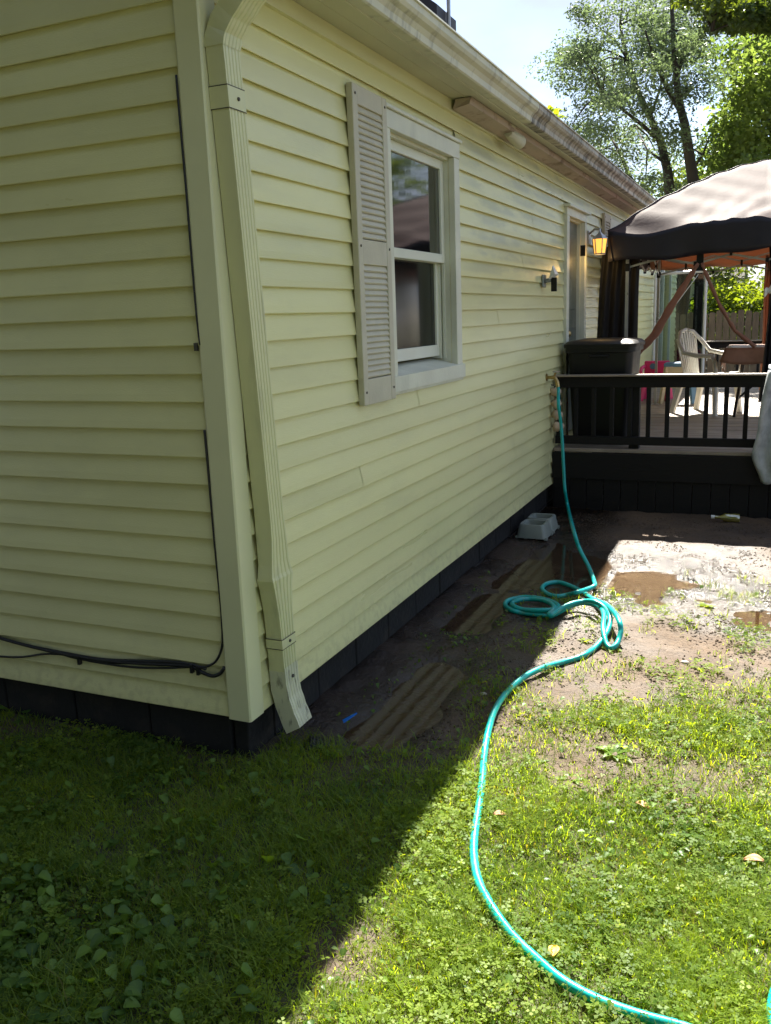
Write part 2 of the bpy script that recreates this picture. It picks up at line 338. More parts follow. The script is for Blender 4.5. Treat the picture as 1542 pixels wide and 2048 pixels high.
MT['valance'] = fabric_mat('navy_black_valance', (.018, .016, .022), (.05, .03, .03), .1, .5, .4, .05)
MT['tanvalance'] = fabric_mat('tan_valance', (.36, .20, .13), (.36, .18, .10), .4, .6, .3, .1)
MT['curtain'] = fabric_mat('black_curtain_mesh', (.012, .011, .012), (.03, .02, .02), .1, .6, .3, .05)
MT['swag'] = fabric_mat('rust_brown_netting', (.34, .16, .10), (.36, .17, .10), .35, .6, .3, .1)

# ------------------------------------------------------------------ ground relief
def mudness(x, y):
    """0 = grassy, 1 = bare mud"""
    x = np.asarray(x, float); y = np.asarray(y, float)
    n = fbm(x*1.7+3, y*1.7+9, 4) - .5; n2 = fbm(x*5+40, y*5+11, 3) - .5
    b = 0.36 + 0.42*np.clip(x-1.2, -1, 2) + 1.3*n + .55*n2
    m = sstep(-.45, .95, y - b)
    m = np.maximum(m, .86*sstep(.64, .24, np.hypot((x-1.22)/1.25, (y-.55)/.8) + .9*n + .3*n2))       # worn patch by the weed
    m = np.maximum(m, sstep(.62, .40, x + .35*n) * sstep(.05, .40, y) * sstep(-.25, -.15, x))       # strip along the wall
    m = np.maximum(m, .8*sstep(.2, .05, np.hypot(x-.78, y+.80) + .25*n2))
    return m
WZ = -.022
def ground_z(x, y):
    x = np.asarray(x, float); y = np.asarray(y, float)
    z = .018*(fbm(x*.8, y*.8, 3)-.5) + .016*(fbm(x*4+7, y*4+3, 3)-.5) + .008*(vnoise(x*22, y*22)-.5) + .016*np.maximum(fbm(x*9+3, y*9+1, 3)-.5, 0)*mudness(x, y) + .010*(vnoise(x*13+5, y*13+2)-.5)*mudness(x, y)
    n = fbm(x*2.3+5, y*2.3+2, 3)-.5; n3 = fbm(x*6+1, y*6+8, 2)-.5
    tr = sstep(.20, .02, np.abs(x-.30-.05*np.sin(y*2.1)) + .16*n + .05*n3)*sstep(.22, .55, y)*sstep(4.1, 3.4, y)
    gap = sstep(.30, .10, np.abs(y-1.50) + .3*n)*.75 + sstep(.2, .05, np.abs(y-2.55)+.25*n)*.5
    z = z - .058*tr*(1-np.clip(gap, 0, 1))
    z = z - .050*sstep(1.0, .45, np.hypot((x-.60)/.38, (y-3.05)/.75) + .55*n + .2*n3)
    z = z - .046*sstep(1.0, .35, np.hypot((x-1.10-.30*(3.05-y))/.50, (y-3.02)/.50) + .9*n + 1.0*n3)
    z = z - .030*sstep(1.0, .5, np.hypot((x-1.85)/.35, (y-2.45)/.28) + .6*n)
    z = z + .03*sstep(.16, .0, x)*sstep(-.2, .1, y)*sstep(5, 4, y)*(.4+n)
    far = sstep(6, 12, np.hypot(x, y)); return z*(1-far) - .02*far
def axis(lo, hi, st, ext):
    f = np.arange(lo, hi+1e-6, st); k = np.geomspace(st*3, ext, 34)
    return np.concatenate([(lo-k)[::-1], f, hi+k])
gx = axis(-2.6, 3.6, .026, 260); gy = axis(-2.4, 5.4, .026, 260)
GX, GY = np.meshgrid(gx, gy); GZ = ground_z(GX, GY)
nX, nY = len(gx), len(gy)
idx = np.arange(nX*nY).reshape(nY, nX)
F = np.stack([idx[:-1, :-1], idx[:-1, 1:], idx[1:, 1:], idx[1:, :-1]], -1).reshape(-1, 4)
MUD = mudness(GX, GY); MUD = np.where(np.hypot(GX, GY) > 9, .25, MUD)
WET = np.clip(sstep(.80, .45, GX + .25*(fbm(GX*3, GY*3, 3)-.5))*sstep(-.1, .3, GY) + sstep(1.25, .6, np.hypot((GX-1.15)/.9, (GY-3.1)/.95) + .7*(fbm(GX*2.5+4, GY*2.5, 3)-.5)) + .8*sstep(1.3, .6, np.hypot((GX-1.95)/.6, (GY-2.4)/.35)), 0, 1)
def ground_mat():
    m = bpy.data.materials.new('mud_and_turf_soil'); m.use_nodes = True; t = m.node_tree; b = t.nodes['Principled BSDF']; N = t.nodes.new; L = t.links.new
    g = N('ShaderNodeNewGeometry'); sp = N('ShaderNodeSeparateXYZ'); L(g.outputs['Position'], sp.inputs[0])
    a = N('ShaderNodeAttribute'); a.attribute_name = 'mud'
    def noise(s, d=5, r=.55):
        n = N('ShaderNodeTexNoise'); n.inputs['Scale'].default_value = s; n.inputs['Detail'].default_value = d; n.inputs['Roughness'].default_value = r; L(g.outputs['Position'], n.inputs['Vector']); return n
    n1 = noise(3); n2 = noise(38, 6, .65); n3 = noise(120, 4); n4 = noise(1.6, 4)
    r1 = N('ShaderNodeValToRGB'); r1.color_ramp.elements[0].position = .32; r1.color_ramp.elements[0].color = (.045, .029, .017, 1); r1.color_ramp.elements[1].position = .68; r1.color_ramp.elements[1].color = (.125, .078, .040, 1)
    mxn = N('ShaderNodeMixRGB'); mxn.inputs['Fac'].default_value = .45; L(n1.outputs['Fac'], mxn.inputs['Color1']); L(n2.outputs['Fac'], mxn.inputs['Color2']); L(mxn.outputs[0], r1.inputs['Fac'])
    r2 = N('ShaderNodeValToRGB'); r2.color_ramp.elements[0].position = .35; r2.color_ramp.elements[0].color = (.035, .032, .015, 1); r2.color_ramp.elements[1].position = .7; r2.color_ramp.elements[1].color = (.085, .09, .03, 1); L(n2.outputs['Fac'], r2.inputs['Fac'])
    mx = N('ShaderNodeMixRGB'); L(a.outputs['Fac'], mx.inputs['Fac']); L(r2.outputs[0], mx.inputs['Color1']); L(r1.outputs[0], mx.inputs['Color2'])
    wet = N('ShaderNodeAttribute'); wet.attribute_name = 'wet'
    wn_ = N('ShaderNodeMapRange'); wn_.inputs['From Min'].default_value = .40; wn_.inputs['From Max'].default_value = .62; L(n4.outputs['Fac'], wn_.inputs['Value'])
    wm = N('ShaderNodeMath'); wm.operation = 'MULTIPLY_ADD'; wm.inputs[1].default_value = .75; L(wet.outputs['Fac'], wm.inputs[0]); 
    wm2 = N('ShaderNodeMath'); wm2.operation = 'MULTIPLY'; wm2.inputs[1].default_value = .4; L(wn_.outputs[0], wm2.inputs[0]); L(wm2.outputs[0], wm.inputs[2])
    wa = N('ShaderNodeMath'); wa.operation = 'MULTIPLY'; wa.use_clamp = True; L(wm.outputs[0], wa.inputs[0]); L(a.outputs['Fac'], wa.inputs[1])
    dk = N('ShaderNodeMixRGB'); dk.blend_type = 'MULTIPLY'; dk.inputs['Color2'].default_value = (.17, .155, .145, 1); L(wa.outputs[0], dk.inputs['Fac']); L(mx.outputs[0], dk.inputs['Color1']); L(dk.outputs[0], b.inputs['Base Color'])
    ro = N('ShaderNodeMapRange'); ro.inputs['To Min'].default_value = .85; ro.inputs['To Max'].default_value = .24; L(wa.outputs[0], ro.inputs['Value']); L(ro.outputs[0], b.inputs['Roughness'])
    bp = N('ShaderNodeBump'); bp.inputs['Strength'].default_value = .9; bp.inputs['Distance'].default_value = .016; L(n2.outputs['Fac'], bp.inputs['Height'])
    bp2 = N('ShaderNodeBump'); bp2.inputs['Strength'].default_value = .4; bp2.inputs['Distance'].default_value = .004; L(n3.outputs['Fac'], bp2.inputs['Height']); L(bp.outputs[0], bp2.inputs['Normal']); L(bp2.outputs[0], b.inputs['Normal'])
    return m
MT['ground'] = ground_mat()
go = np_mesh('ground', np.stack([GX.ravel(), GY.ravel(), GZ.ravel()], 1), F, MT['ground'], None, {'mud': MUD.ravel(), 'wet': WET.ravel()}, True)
tag(go, 'muddy garden soil with turf running up to the house and deck', None, kind='structure')

def puddle(x0, x1, y0, y1, label):
    st = .05; xs = np.arange(x0, x1+st, st); ys = np.arange(y0, y1+st, st)
    X, Y = np.meshgrid(xs, ys); low = ground_z(X, Y) < WZ + .006
    keep = low[:-1, :-1] | low[1:, :-1] | low[:-1, 1:] | low[1:, 1:]
    id_ = np.arange(X.size).reshape(X.shape)
    Fq = np.stack([id_[:-1, :-1], id_[:-1, 1:], id_[1:, 1:], id_[1:, :-1]], -1)[keep]
    if len(Fq) == 0: return
    u, inv = np.unique(Fq, return_inverse=True); V = np.stack([X.ravel(), Y.ravel(), np.full(X.size, WZ)], 1)[u]
    o = np_mesh('puddle', V, inv.reshape(-1, 4), MT['water']); tag(o, label, None, kind='structure')
puddle(-.02, .82, .2, 1.5, 'dark puddle along the wall foot near the downspout outlet')
puddle(-.02, .82, 1.55, 4.2, 'shaded brown puddle beside the pet feeder under the wall')
puddle(.88, 1.75, 2.2, 3.9, 'sunlit brown puddle in the mud beyond the coiled hose')
puddle(1.76, 2.6, 1.9, 3.2, 'small puddle in the mud at the right edge')

# ------------------------------------------------------------------ house
ZS = .21; H = .1016; Y1 = 15.0; XB = -7.0
house = thing('house', (0, 0, 0), 'single-storey house clad in cream horizontal vinyl siding', 'house')
WIN = (1.46, 2.55, 1.325, 2.685)      # y0 y1 z0 z1 covered by casing
DOR = (5.44, 6.33, .40, 2.62)
SLD = (12.1, 14.0, .40, 2.55)
wl = MB()
def wall_rects(y0, y1, z0, z1, holes):
    ys = sorted({y0, y1, *[h[0] for h in holes], *[h[1] for h in holes]}); out = []
    for a, b in zip(ys[:-1], ys[1:]):
        zc = [(z0, z1)]
        for h in holes:
            if h[0] <= a + 1e-6 and h[1] >= b - 1e-6: zc = [(z0, h[2]), (h[3], z1)]
        out += [(a, b, c, d) for c, d in zc if d - c > 1e-3]
    return out
HOLES = [(1.52, 2.45, 1.40, 2.59), (5.54, 6.24, .53, 2.54), (12.2, 13.9, .56, 2.45)]
for a, b, c, d in wall_rects(.08, Y1, .215, 2.93, HOLES): wl.box((-.14, a, c), (-.004, b, d))
lw = wl.build('long_wall', MT['siding'], house)
gw = MB().box((XB, .022, .215), (-.02, .14, 2.93)).build('gable_wall', MT['siding'], house)
bw = MB().box((XB, Y1-.12, .2), (-.141, Y1, 2.93)).box((XB-.12, .0, .2), (XB, Y1, 2.93)).build('rear_wall', MT['siding'], house)
fnd = MB().box((-.24, .08, -.3), (-.048, Y1, .232)).box((XB, .05, -.3), (-.25, .24, .232)).build('foundation', MT['foundation'], house)
for r_, (za, zb) in enumerate(((-.185, .012), (.020, .229))):
    y = .045 + (.2 if r_ else 0.0)
    if r_: MB().box((-.10, .045, za), (-.034, y-.008, zb), .004).build('concrete_block', MT['foundation'], fnd)
    while y < 8.2:
        MB().box((-.10, y, za), (-.036 + .002*math.sin(y*9), y+.392, zb), .005).build('concrete_block', MT['foundation'], fnd); y += .40
    x = -.11
    while x > -2.6:
        MB().box((x-.392, .036 + .002*math.sin(x*7), za), (x, .10, zb), .005).build('concrete_block', MT['foundation'], fnd); x -= .40
# plank helper: cross-section sweeps out at the bottom like lapped vinyl
def plank_long(y0, y1, k, par, dx=0.0, z1=None):
    z = ZS + k*H; zt = min(z + H + .004, z1 or 99); e = .0045*math.sin(k*12.9)
    xb = .0175 + dx; xt = .0005 + dx
    n = max(2, int((y1-y0)/.6)); mb = MB(); vs = []
    prof = [(xb-.016, z+.003), (xb-.001, z-.001), (xb, z+.002), (xb-.0035, z+.028), (xt+.004, zt-.026), (xt, zt)]
    for i in range(n+1):
        y = y0 + (y1-y0)*i/n; w = .0020*math.sin(y*2.3+k*1.7) + .0014*math.sin(y*5.1+k*2.9)
        for j, (x, zz) in enumerate(prof): vs.append((x + (w if 0 < j < 5 else w*.3), y, zz + .0008*math.sin(y*1.9+k*2.2)))
    m = len(prof)
    fs = [(i*m+j, (i+1)*m+j, (i+1)*m+j+1, i*m+j+1) for i in range(n) for j in range(m-1)]
    mb.add(vs, [tuple(reversed(f)) for f in fs]); o = mb.build('siding_plank', MT['siding'], par)
    return o
def plank_gable(x0, x1, k, par, z1=None):
    z = ZS + k*H; zt = z + H + .004; n = max(2, int((x1-x0)/.5)); vs = []
    prof = [(.014, z+.003), (-.001, z-.001), (-.002, z+.002), (.0015, z+.028), (.0110, zt-.026), (.0150, zt)]
    for i in range(n+1):
        x = x0 + (x1-x0)*i/n; w = .0016*math.sin(x*2.9+k*1.3)
        for y, zz in prof: vs.append((x, y + w, zz + .0015*math.sin(x*1.3+k*.8)))
    m = len(prof); fs = [(i*m+j, (i+1)*m+j, (i+1)*m+j+1, i*m+j+1) for i in range(n) for j in range(m-1)]
    return MB().add(vs, fs).build('siding_plank', MT['siding'], par)
SEAMS = {10: [1.86], 9: [3.83], 5: [3.80], 4: [3.82], 24: [3.95], 25: [3.92], 14: [3.4], 18: [4.05], 2: [2.7], 21: [4.35], 7: [1.1]}
for k in range(26):
    z0 = ZS + k*H; z1 = z0 + H; segs = [(.075, Y1)]
    for (a, b, c, d) in (WIN, DOR, SLD):
        if z1 > c + .02 and z0 < d - .02:
            ns = []
            for s0, s1 in segs:
                if s0 < a < s1: ns += [(s0, a), (b, s1)]
                else: ns.append((s0, s1))
            segs = ns
    for s0, s1 in segs:
        cuts = [s0] + [c for c in SEAMS.get(k, []) + [8.3 + (k*1.37) % 2.5] if s0+.1 < c < s1-.1] + [s1]
        cuts = sorted(cuts)
        for i, (a, b) in enumerate(zip(cuts[:-1], cuts[1:])):
            plank_long(a - (.02 if i else 0), b, k, lw, .0022 if i % 2 else 0)
for k in range(26): plank_gable(-3.4 if k % 2 else -2.6, -.072, k, gw); plank_gable(XB, -3.41 if k % 2 else -2.61, k, gw)
# gable triangle and roof
RX = -3.5; RZ = 4.45
MB().add([(.0, .025, 2.86), (XB, .025, 2.86), (RX, .025, RZ-.05), (.0, .14, 2.86), (XB, .14, 2.86), (RX, .14, RZ-.05)], [(0, 1, 2), (5, 4, 3), (0, 2, 5, 3), (1, 4, 5, 2), (0, 3, 4, 1)]).build('gable_peak', MT['siding'], house)
rf = MB()
rf.add([(.235, -.25, 3.005), (RX, -.25, RZ), (RX, Y1+.25, RZ), (.235, Y1+.25, 3.005), (.235, -.25, 3.03), (RX, -.25, RZ+.05), (RX, Y1+.25, RZ+.05), (.235, Y1+.25, 3.03)],
       [(0, 1, 2, 3), (7, 6, 5, 4), (0, 4, 5, 1), (1, 5, 6, 2), (2, 6, 7, 3), (3, 7, 4, 0)])
rf.add([(XB-.235, -.25, 3.005), (RX, -.25, RZ), (RX, Y1+.25, RZ), (XB-.235, Y1+.25, 3.005), (XB-.235, -.25, 3.03), (RX, -.25, RZ+.052), (RX, Y1+.25, RZ+.052), (XB-.235, Y1+.25, 3.03)],
       [(3, 2, 1, 0), (4, 5, 6, 7), (1, 5, 4, 0), (2, 6, 5, 1), (3, 7, 6, 2), (0, 4, 7, 3)])
rf.build('roof', MT['shingle'], house)
# corner post
MB().add([(x, y, z) for z in (.205, 2.90) for x, y in ((-.080, .010), (-.080, -.010), (-.074, -.013), (.014, -.013), (.020, -.007), (.020, .082), (.017, .088), (.002, .088), (.002, .010))],
         [tuple([k, (k+1) % 9, 9+(k+1) % 9, 9+k]) for k in range(9)] + [tuple(range(8, -1, -1)), tuple(range(9, 18))]).build('corner_post', MT['trim'], house)
# soffit, frieze, fascia
sof = MB()
for a, b in ((-.25, 3.62), (3.623, 7.27), (7.273, 10.9), (10.903, Y1+.25)): sof.box((-.002, a, 2.906), (.200, b, 2.916)); sof.box((.10, a, 2.9035), (.104, b, 2.9062))
sof.build('soffit', MT['soffit'], house)
MB().box((-.002, -.02, 2.84), (.019, Y1, 2.9055), .002).box((-.001, -.02, 2.838), (.024, Y1, 2.846)).build('frieze_board', MT['trim'], house)
MB().box((.200, -.25, 2.888), (.212, Y1+.25, 3.004)).build('fascia', MT['soffit'], house)
prof = [(.2125, 2.995), (.2125, 2.893), (.262, 2.893), (.270, 2.899), (.274, 2.925), (.288, 2.945), (.308, 2.957), (.318, 2.972), (.320, 2.997), (.329, 3.000), (.327, 3.009), (.312, 3.007), (.311, 2.976), (.300, 2.962), (.280, 2.952), (.266, 2.93), (.262, 2.902), (.216, 2.900), (.216, 2.995)]
for a, b in ((-.26, 3.30), (3.303, 6.9), (6.903, 10.5), (10.503, Y1+.26)):
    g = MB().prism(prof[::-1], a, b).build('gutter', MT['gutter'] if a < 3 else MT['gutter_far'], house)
    y = a + .3
    hk = MB()
    while y < b: hk.box((.214, y, 3.001), (.322, y+.016, 3.006)); y += .61
    hk.build('hanger_strap', MT['metal'], g)
# hanging board under the soffit
bd = MB(); Yb = 2.46
bd.add([(.030, Yb, 2.848), (.135, Yb-.02, 2.862), (.140, Yb, 2.90), (.045, Yb, 2.900), (.022, 9.6, 2.850), (.120, 9.6, 2.872), (.125, 9.6, 2.903), (.030, 9.6, 2.903)],
       [(0, 1, 2, 3), (7, 6, 5, 4), (0, 4, 5, 1), (1, 5, 6, 2), (2, 6, 7, 3), (3, 7, 4, 0)])
bd.build('soffit_board', MT['board'], house, label='bare weathered board below the soffit, rusty and flaking towards the canopy')

# window
win = MB().box((-.004, 1.46, 2.59), (.035, 2.55, 2.675), .003).box((-.004, 1.44, 2.676), (.048, 2.565, 2.695), .003).box((-.004, 1.46, 1.402), (.035, 1.52, 2.589), .003).box((-.004, 2.45, 1.402), (.035, 2.535, 2.589), .003).box((-.004, 2.5365, 1.40), (.030, 2.553, 2.672), .002)
wf = win.build('window', MT['white'], house)
MB().box((-.12, 1.50, 2.575), (-.0045, 2.47, 2.592)).box((-.12, 1.505, 1.43), (-.0045, 1.5215, 2.574)).box((-.12, 2.4485, 1.43), (-.0045, 2.47, 2.574)).build('jamb', MT['white'], wf)
MB().add([(-.13, 1.50, 1.455), (-.13, 2.47, 1.455), (.045, 2.56, 1.412), (.045, 1.45, 1.412), (-.13, 1.50, 1.40), (-.13, 2.47, 1.40), (.045, 2.56, 1.335), (.045, 1.45, 1.335)],
         [(3, 2, 1, 0), (4, 5, 6, 7), (7, 6, 2, 3), (6, 5, 1, 2), (4, 7, 3, 0), (5, 4, 0, 1)]).build('sill', MT['white'], wf)
MB().box((.0, 1.46, 1.318), (.034, 2.555, 1.334), .002).build('apron', MT['white'], wf)
def sash(x, y0, y1, z0, z1, fr, top, bot, gm='glass'):
    m = MB(); m.box((x-.02, y0, z0), (x+.012, y0+fr, z1), .003).box((x-.02, y1-fr, z0), (x+.012, y1, z1), .003).box((x-.02, y0+fr, z0), (x+.012, y1-fr, z0+bot), .003).box((x-.02, y0+fr, z1-top), (x+.012, y1-fr, z1), .003)
    m.build('sash', MT['vinylwin'], wf)
    MB().box((x-.006, y0+fr, z0+bot), (x-.002, y1-fr, z1-top)).build('pane', MT[gm], wf)
sash(-.045, 1.523, 2.447, 2.005, 2.574, .045, .05, .05)
sash(-.085, 1.523, 2.447, 1.47, 2.05, .05, .045, .065, 'screenglass')
MB().box((-.12, 2.425, 1.455), (-.06, 2.447, 2.0)).box((-.05, 2.435, 1.455), (-.035, 2.447, 2.004)).build('track', MT['vinylwin'], wf)

# shutters
def shutter(y0, y1, z0, z1, zz, par):
    w = .052; sb = MB(); x0, x1 = .016, .048
    sb.box((x0, y0, z0), (x1, y0+w, z1), .003).box((x0, y1-w, z0), (x1, y1, z1), .003)
    for a, b in zz[0]: sb.box((x0, y0+w, a), (x1-.0015, y1-w, b), .002)
    sb.box((x0, y0+w, z0+.02), (x0+.006, y1-w, z1-.02))
    so_ = sb.build('shutter', MT['shutter'], par)
    for a, b, n in zz[1]:
        st = (b-a)/n
        for i in range(n):
            z = a + i*st
            MB().add([(x1-.006, y0+w, z), (x1-.006, y1-w, z), (x0+.012, y1-w, z+st*1.05), (x0+.012, y0+w, z+st*1.05), (x1-.002, y0+w, z+.006), (x1-.002, y1-w, z+.006), (x0+.018, y1-w, z+st*1.05+.004), (x0+.018, y0+w, z+st*1.05+.004)],
                     [(0, 1, 2, 3), (7, 6, 5, 4), (4, 5, 1, 0), (6, 7, 3, 2), (5, 6, 2, 1), (7, 4, 0, 3)]).build('slat', MT['shutter'], so_)
    for y in (y0+.025, y1-.025):
        for z in (z0+.06, (z0+z1)/2+.02, z1-.04):
            MB().lathe((x1, y, z), [(.006, -.001), (.006, .003), (.003, .004)], 8, 'x').build('screw', MT['grime'], so_)
    return so_
shutter(1.078, 1.452, 1.305, 2.705, ([(1.305, 1.425), (1.945, 2.055), (2.625, 2.705)], [(1.43, 1.94, 19), (2.06, 2.62, 20)]), house)
shutter(7.25, 7.62, 1.305, 2.705, ([(1.305, 1.425), (1.945, 2.055), (2.625, 2.705)], [(1.43, 1.94, 19), (2.06, 2.62, 20)]), house)
MB().box((-.003, 7.64, 1.32), (.036, 8.5, 2.69), .003).build('window', MT['white'], house)

# door
dr = MB().box((-.004, 5.44, .54), (.042, 5.54, 2.53), .003).box((-.004, 6.24, .54), (.042, 6.33, 2.53), .003).box((-.004, 5.44, 2.531), (.042, 6.33, 2.60), .003).box((-.004, 5.42, 2.601), (.075, 6.36, 2.625), .003).build('door', MT['white'], house)
MB().box((-.16, 5.535, .55), (-.0045, 5.555, 2.53)).box((-.16, 6.225, .55), (-.0045, 6.245, 2.53)).box((-.16, 5.555, 2.515), (-.0045, 6.225, 2.54)).build('jamb', MT['white'], dr)
MB().box((-.075, 5.556, .56), (-.035, 6.224, 2.514), .003).box((-.0345, 5.63, 1.72), (-.028, 6.15, 2.40), .003).box((-.0345, 5.63, .70), (-.028, 6.15, 1.55), .003).build('door_leaf', MT['doorpaint'], dr)
MB().lathe((-.036, 5.60, 1.50), [(.012, 0), (.012, .04), (.028, .045), (.030, .07), (.018, .085)], 12, 'x').build('door_knob', MT['brass'], dr)
for z in (1.0, 2.22): MB().box((-.02, 6.2385, z), (.0435, 6.2445, z+.10)).build('hinge', MT['black'], dr)

# patio sliding door far down the wall
sl = MB().box((-.004, 12.1, .56), (.03, 12.2, 2.45)).box((-.004, 13.9, .56), (.03, 14.0, 2.45)).box((-.004, 12.1, 2.451), (.03, 14.0, 2.55)).box((-.06, 13.0, .57), (.01, 13.08, 2.44)).build('patio_door', MT['whitemetal'], house)
MB().box((-.03, 12.21, .58), (-.022, 12.99, 2.43)).box((-.05, 13.09, .58), (-.042, 13.89, 2.43)).build('pane', MT['clearglass'], sl)

# downspout: swept rectangular tube with ribs on the face turned to the garden
def ds_ring(c, tx, ty, hx, hy, ribs=True):
    """rectangle ring, local x = out from wall, y = along wall; ribbed on the +x side"""
    pts = [(-hx, -hy), (hx, -hy)]
    if ribs:
        for i in range(5):
            y = -hy*.78 + i*hy*.39; pts += [(hx, y-.004*hy/.05), (hx-.004, y), (hx, y+.004*hy/.05)]
    else:
        for i in range(5):
            y = -hy*.78 + i*hy*.39; pts += [(hx, y-.004), (hx, y), (hx, y+.004)]
    pts += [(hx, hy), (-hx, hy)]
    return [np.array(c) + a*np.array(tx) + b*np.array((0, 1, 0)) for a, b in pts]
def ds_build(name, rings, m, par, cap=False):
    n = len(rings[0]); vs = [v for r in rings for v in r]
    fs = [(i*n+k, (i+1)*n+k, (i+1)*n+(k+1) % n, i*n+(k+1) % n) for i in range(len(rings)-1) for k in range(n)]
    return MB().add(vs, [tuple(reversed(f)) for f in fs]).build(name, m, par)
def dsy(z): return .055 + (2.62-z)*.062 if z > .75 else .171 + (.75-z)*.045
def dsx(z): return .058
R_ = []
for z, hx, hy in ((2.60, .034, .050), (2.0, .034, .050), (1.2, .034, .050), (.98, .034, .050), (.90, .034, .054), (.80, .030, .064), (.755, .032, .074), (.74, .036, .076), (.70, .034, .066), (.60, .034, .053), (.52, .034, .050), (.36, .034, .050)):
    R_.append(ds_ring((dsx(z), dsy(z), z), (1, 0, 0), None, hx, hy))
dsp = ds_build('downspout', R_, MT['downspout'], house)
def strap(z0, z1, par):
    rr = [ds_ring((dsx(z), dsy(z), z), (1, 0, 0), None, .0365, .0525, False) for z in (z0, z1)]
    o = ds_build('strap', rr, MT['downspout'], par)
    MB().lathe((dsx(z0)+.037, dsy(z0)+.005, (z0+z1)/2), [(.007, -.001), (.006, .004)], 8, 'x').build('screw', MT['grime'], par)
    for z in (z0, z1): ds_build('strap_edge', [ds_ring((dsx(z), dsy(z), z+e), (1, 0, 0), None, .0368, .0528, False) for e in (-.0016, .0016)], MT['grime'], par)
strap(.455, .495, dsp); strap(2.40, 2.47, dsp)
# lower elbow
EL_ = []
for i in range(9):
    a = i/8; th = math.radians(30*max(0, (a-.3)/.7)); zz = .375 - .265*a; xx = .058 + .050*max(0, a-.3)**1.5*1.7
    tx = (math.cos(th), 0, math.sin(th))
    EL_.append(ds_ring((xx, dsy(.36)+.012*a, zz), tx, None, .036 + (.002 if i % 2 else 0)*(a > .25), (.050 + .001*a)))
el = ds_build('outlet_elbow', EL_, MT['worn_spout'], dsp)
MB().lathe((dsx(.3)+.037, dsy(.33)+.005, .325), [(.008, -.001), (.007, .004)], 8, 'x').build('screw', MT['grime'], el)
# upper elbows to the gutter
EU = []
for i in range(13):
    a = i/12; th = math.radians(-48*math.sin(math.pi*min(a*1.0, 1)))
    zz = 2.59 + .31*a; xx = .058 + .175*sstep(0.05, 1, a); yy = dsy(2.6) + .06*a
    EU.append(ds_ring((xx, yy, zz), (math.cos(th), 0, math.sin(th)), None, .036 + (.0022 if i % 2 else 0), .052 + (.002 if i % 2 else 0)))
ds_build('top_elbow', EU, MT['downspout'], dsp)

# chimney housing on the roof
ch = MB().add([(-1.25, 4.3, 3.2), (-.72, 4.3, 3.2), (-.72, 4.3, 4.02), (-1.25, 4.3, 4.42), (-1.25, 4.75, 3.2), (-.72, 4.75, 3.2), (-.72, 4.75, 4.02), (-1.25, 4.75, 4.42)],
              [(0, 1, 2, 3), (7, 6, 5, 4), (1, 5, 6, 2), (4, 0, 3, 7), (3, 2, 6, 7), (0, 4, 5, 1)]).box((-1.30, 4.25, 3.2), (-.655, 4.80, 3.86), .01)
chm = ch.build('chimney', MT['bluehouse'], house)
MB().tube([(-.695, 4.5, 3.8), (-.695, 4.5, 5.2)], .016, 8).build('antenna_pole', MT['metal'], chm)

# ------------------------------------------------------------------ foliage builders
def leaf_quads(P, Dn, Up, L_, W_):
    """pointed leaf of 4 verts: base, side, tip, side"""
    n = len(P); Dn = Dn/np.linalg.norm(Dn, axis=1, keepdims=True); sd_ = np.cross(Dn, Up); sd_ /= np.linalg.norm(sd_, axis=1, keepdims=True)+1e-9
    nrm = np.cross(sd_, Dn)
    V = np.empty((n, 4, 3)); V[:, 0] = P; V[:, 1] = P + Dn*L_[:, None]*.5 + sd_*W_[:, None]*.5 + nrm*L_[:, None]*.06
    V[:, 2] = P + Dn*L_[:, None]; V[:, 3] = P + Dn*L_[:, None]*.5 - sd_*W_[:, None]*.5 + nrm*L_[:, None]*.06
    F = np.arange(n*4).reshape(n, 4); return V.reshape(-1, 3), F

MT['leaf_locust'] = leaf_mat('fine_green_tree_leaf', (.06, .085, .055), (.18, .23, .13), trans=.45, gloss=.03, tt=(1.35, 1.45, .9))
MT['leaf_maple'] = leaf_mat('yellow_green_tree_leaf', (.08, .12, .035), (.24, .29, .075), trans=.5, gloss=.02, tt=(1.25, 1.4, .75))
MT['leaf_dark'] = leaf_mat('dark_tree_leaf', (.045, .08, .03), (.13, .18, .055), trans=.4, gloss=.03)
MT['leaf_deep'] = leaf_mat('deep_green_tree_leaf', (.016, .034, .010), (.045, .075, .02), trans=.3, gloss=.01, tt=(1.2, 1.2, .6))  # for the added unseen trees, kept dark so they bounce little light
MT['leaf_bright'] = leaf_mat('sunlit_hedge_leaf', (.06, .10, .025), (.17, .24, .05), trans=.55, gloss=.02)

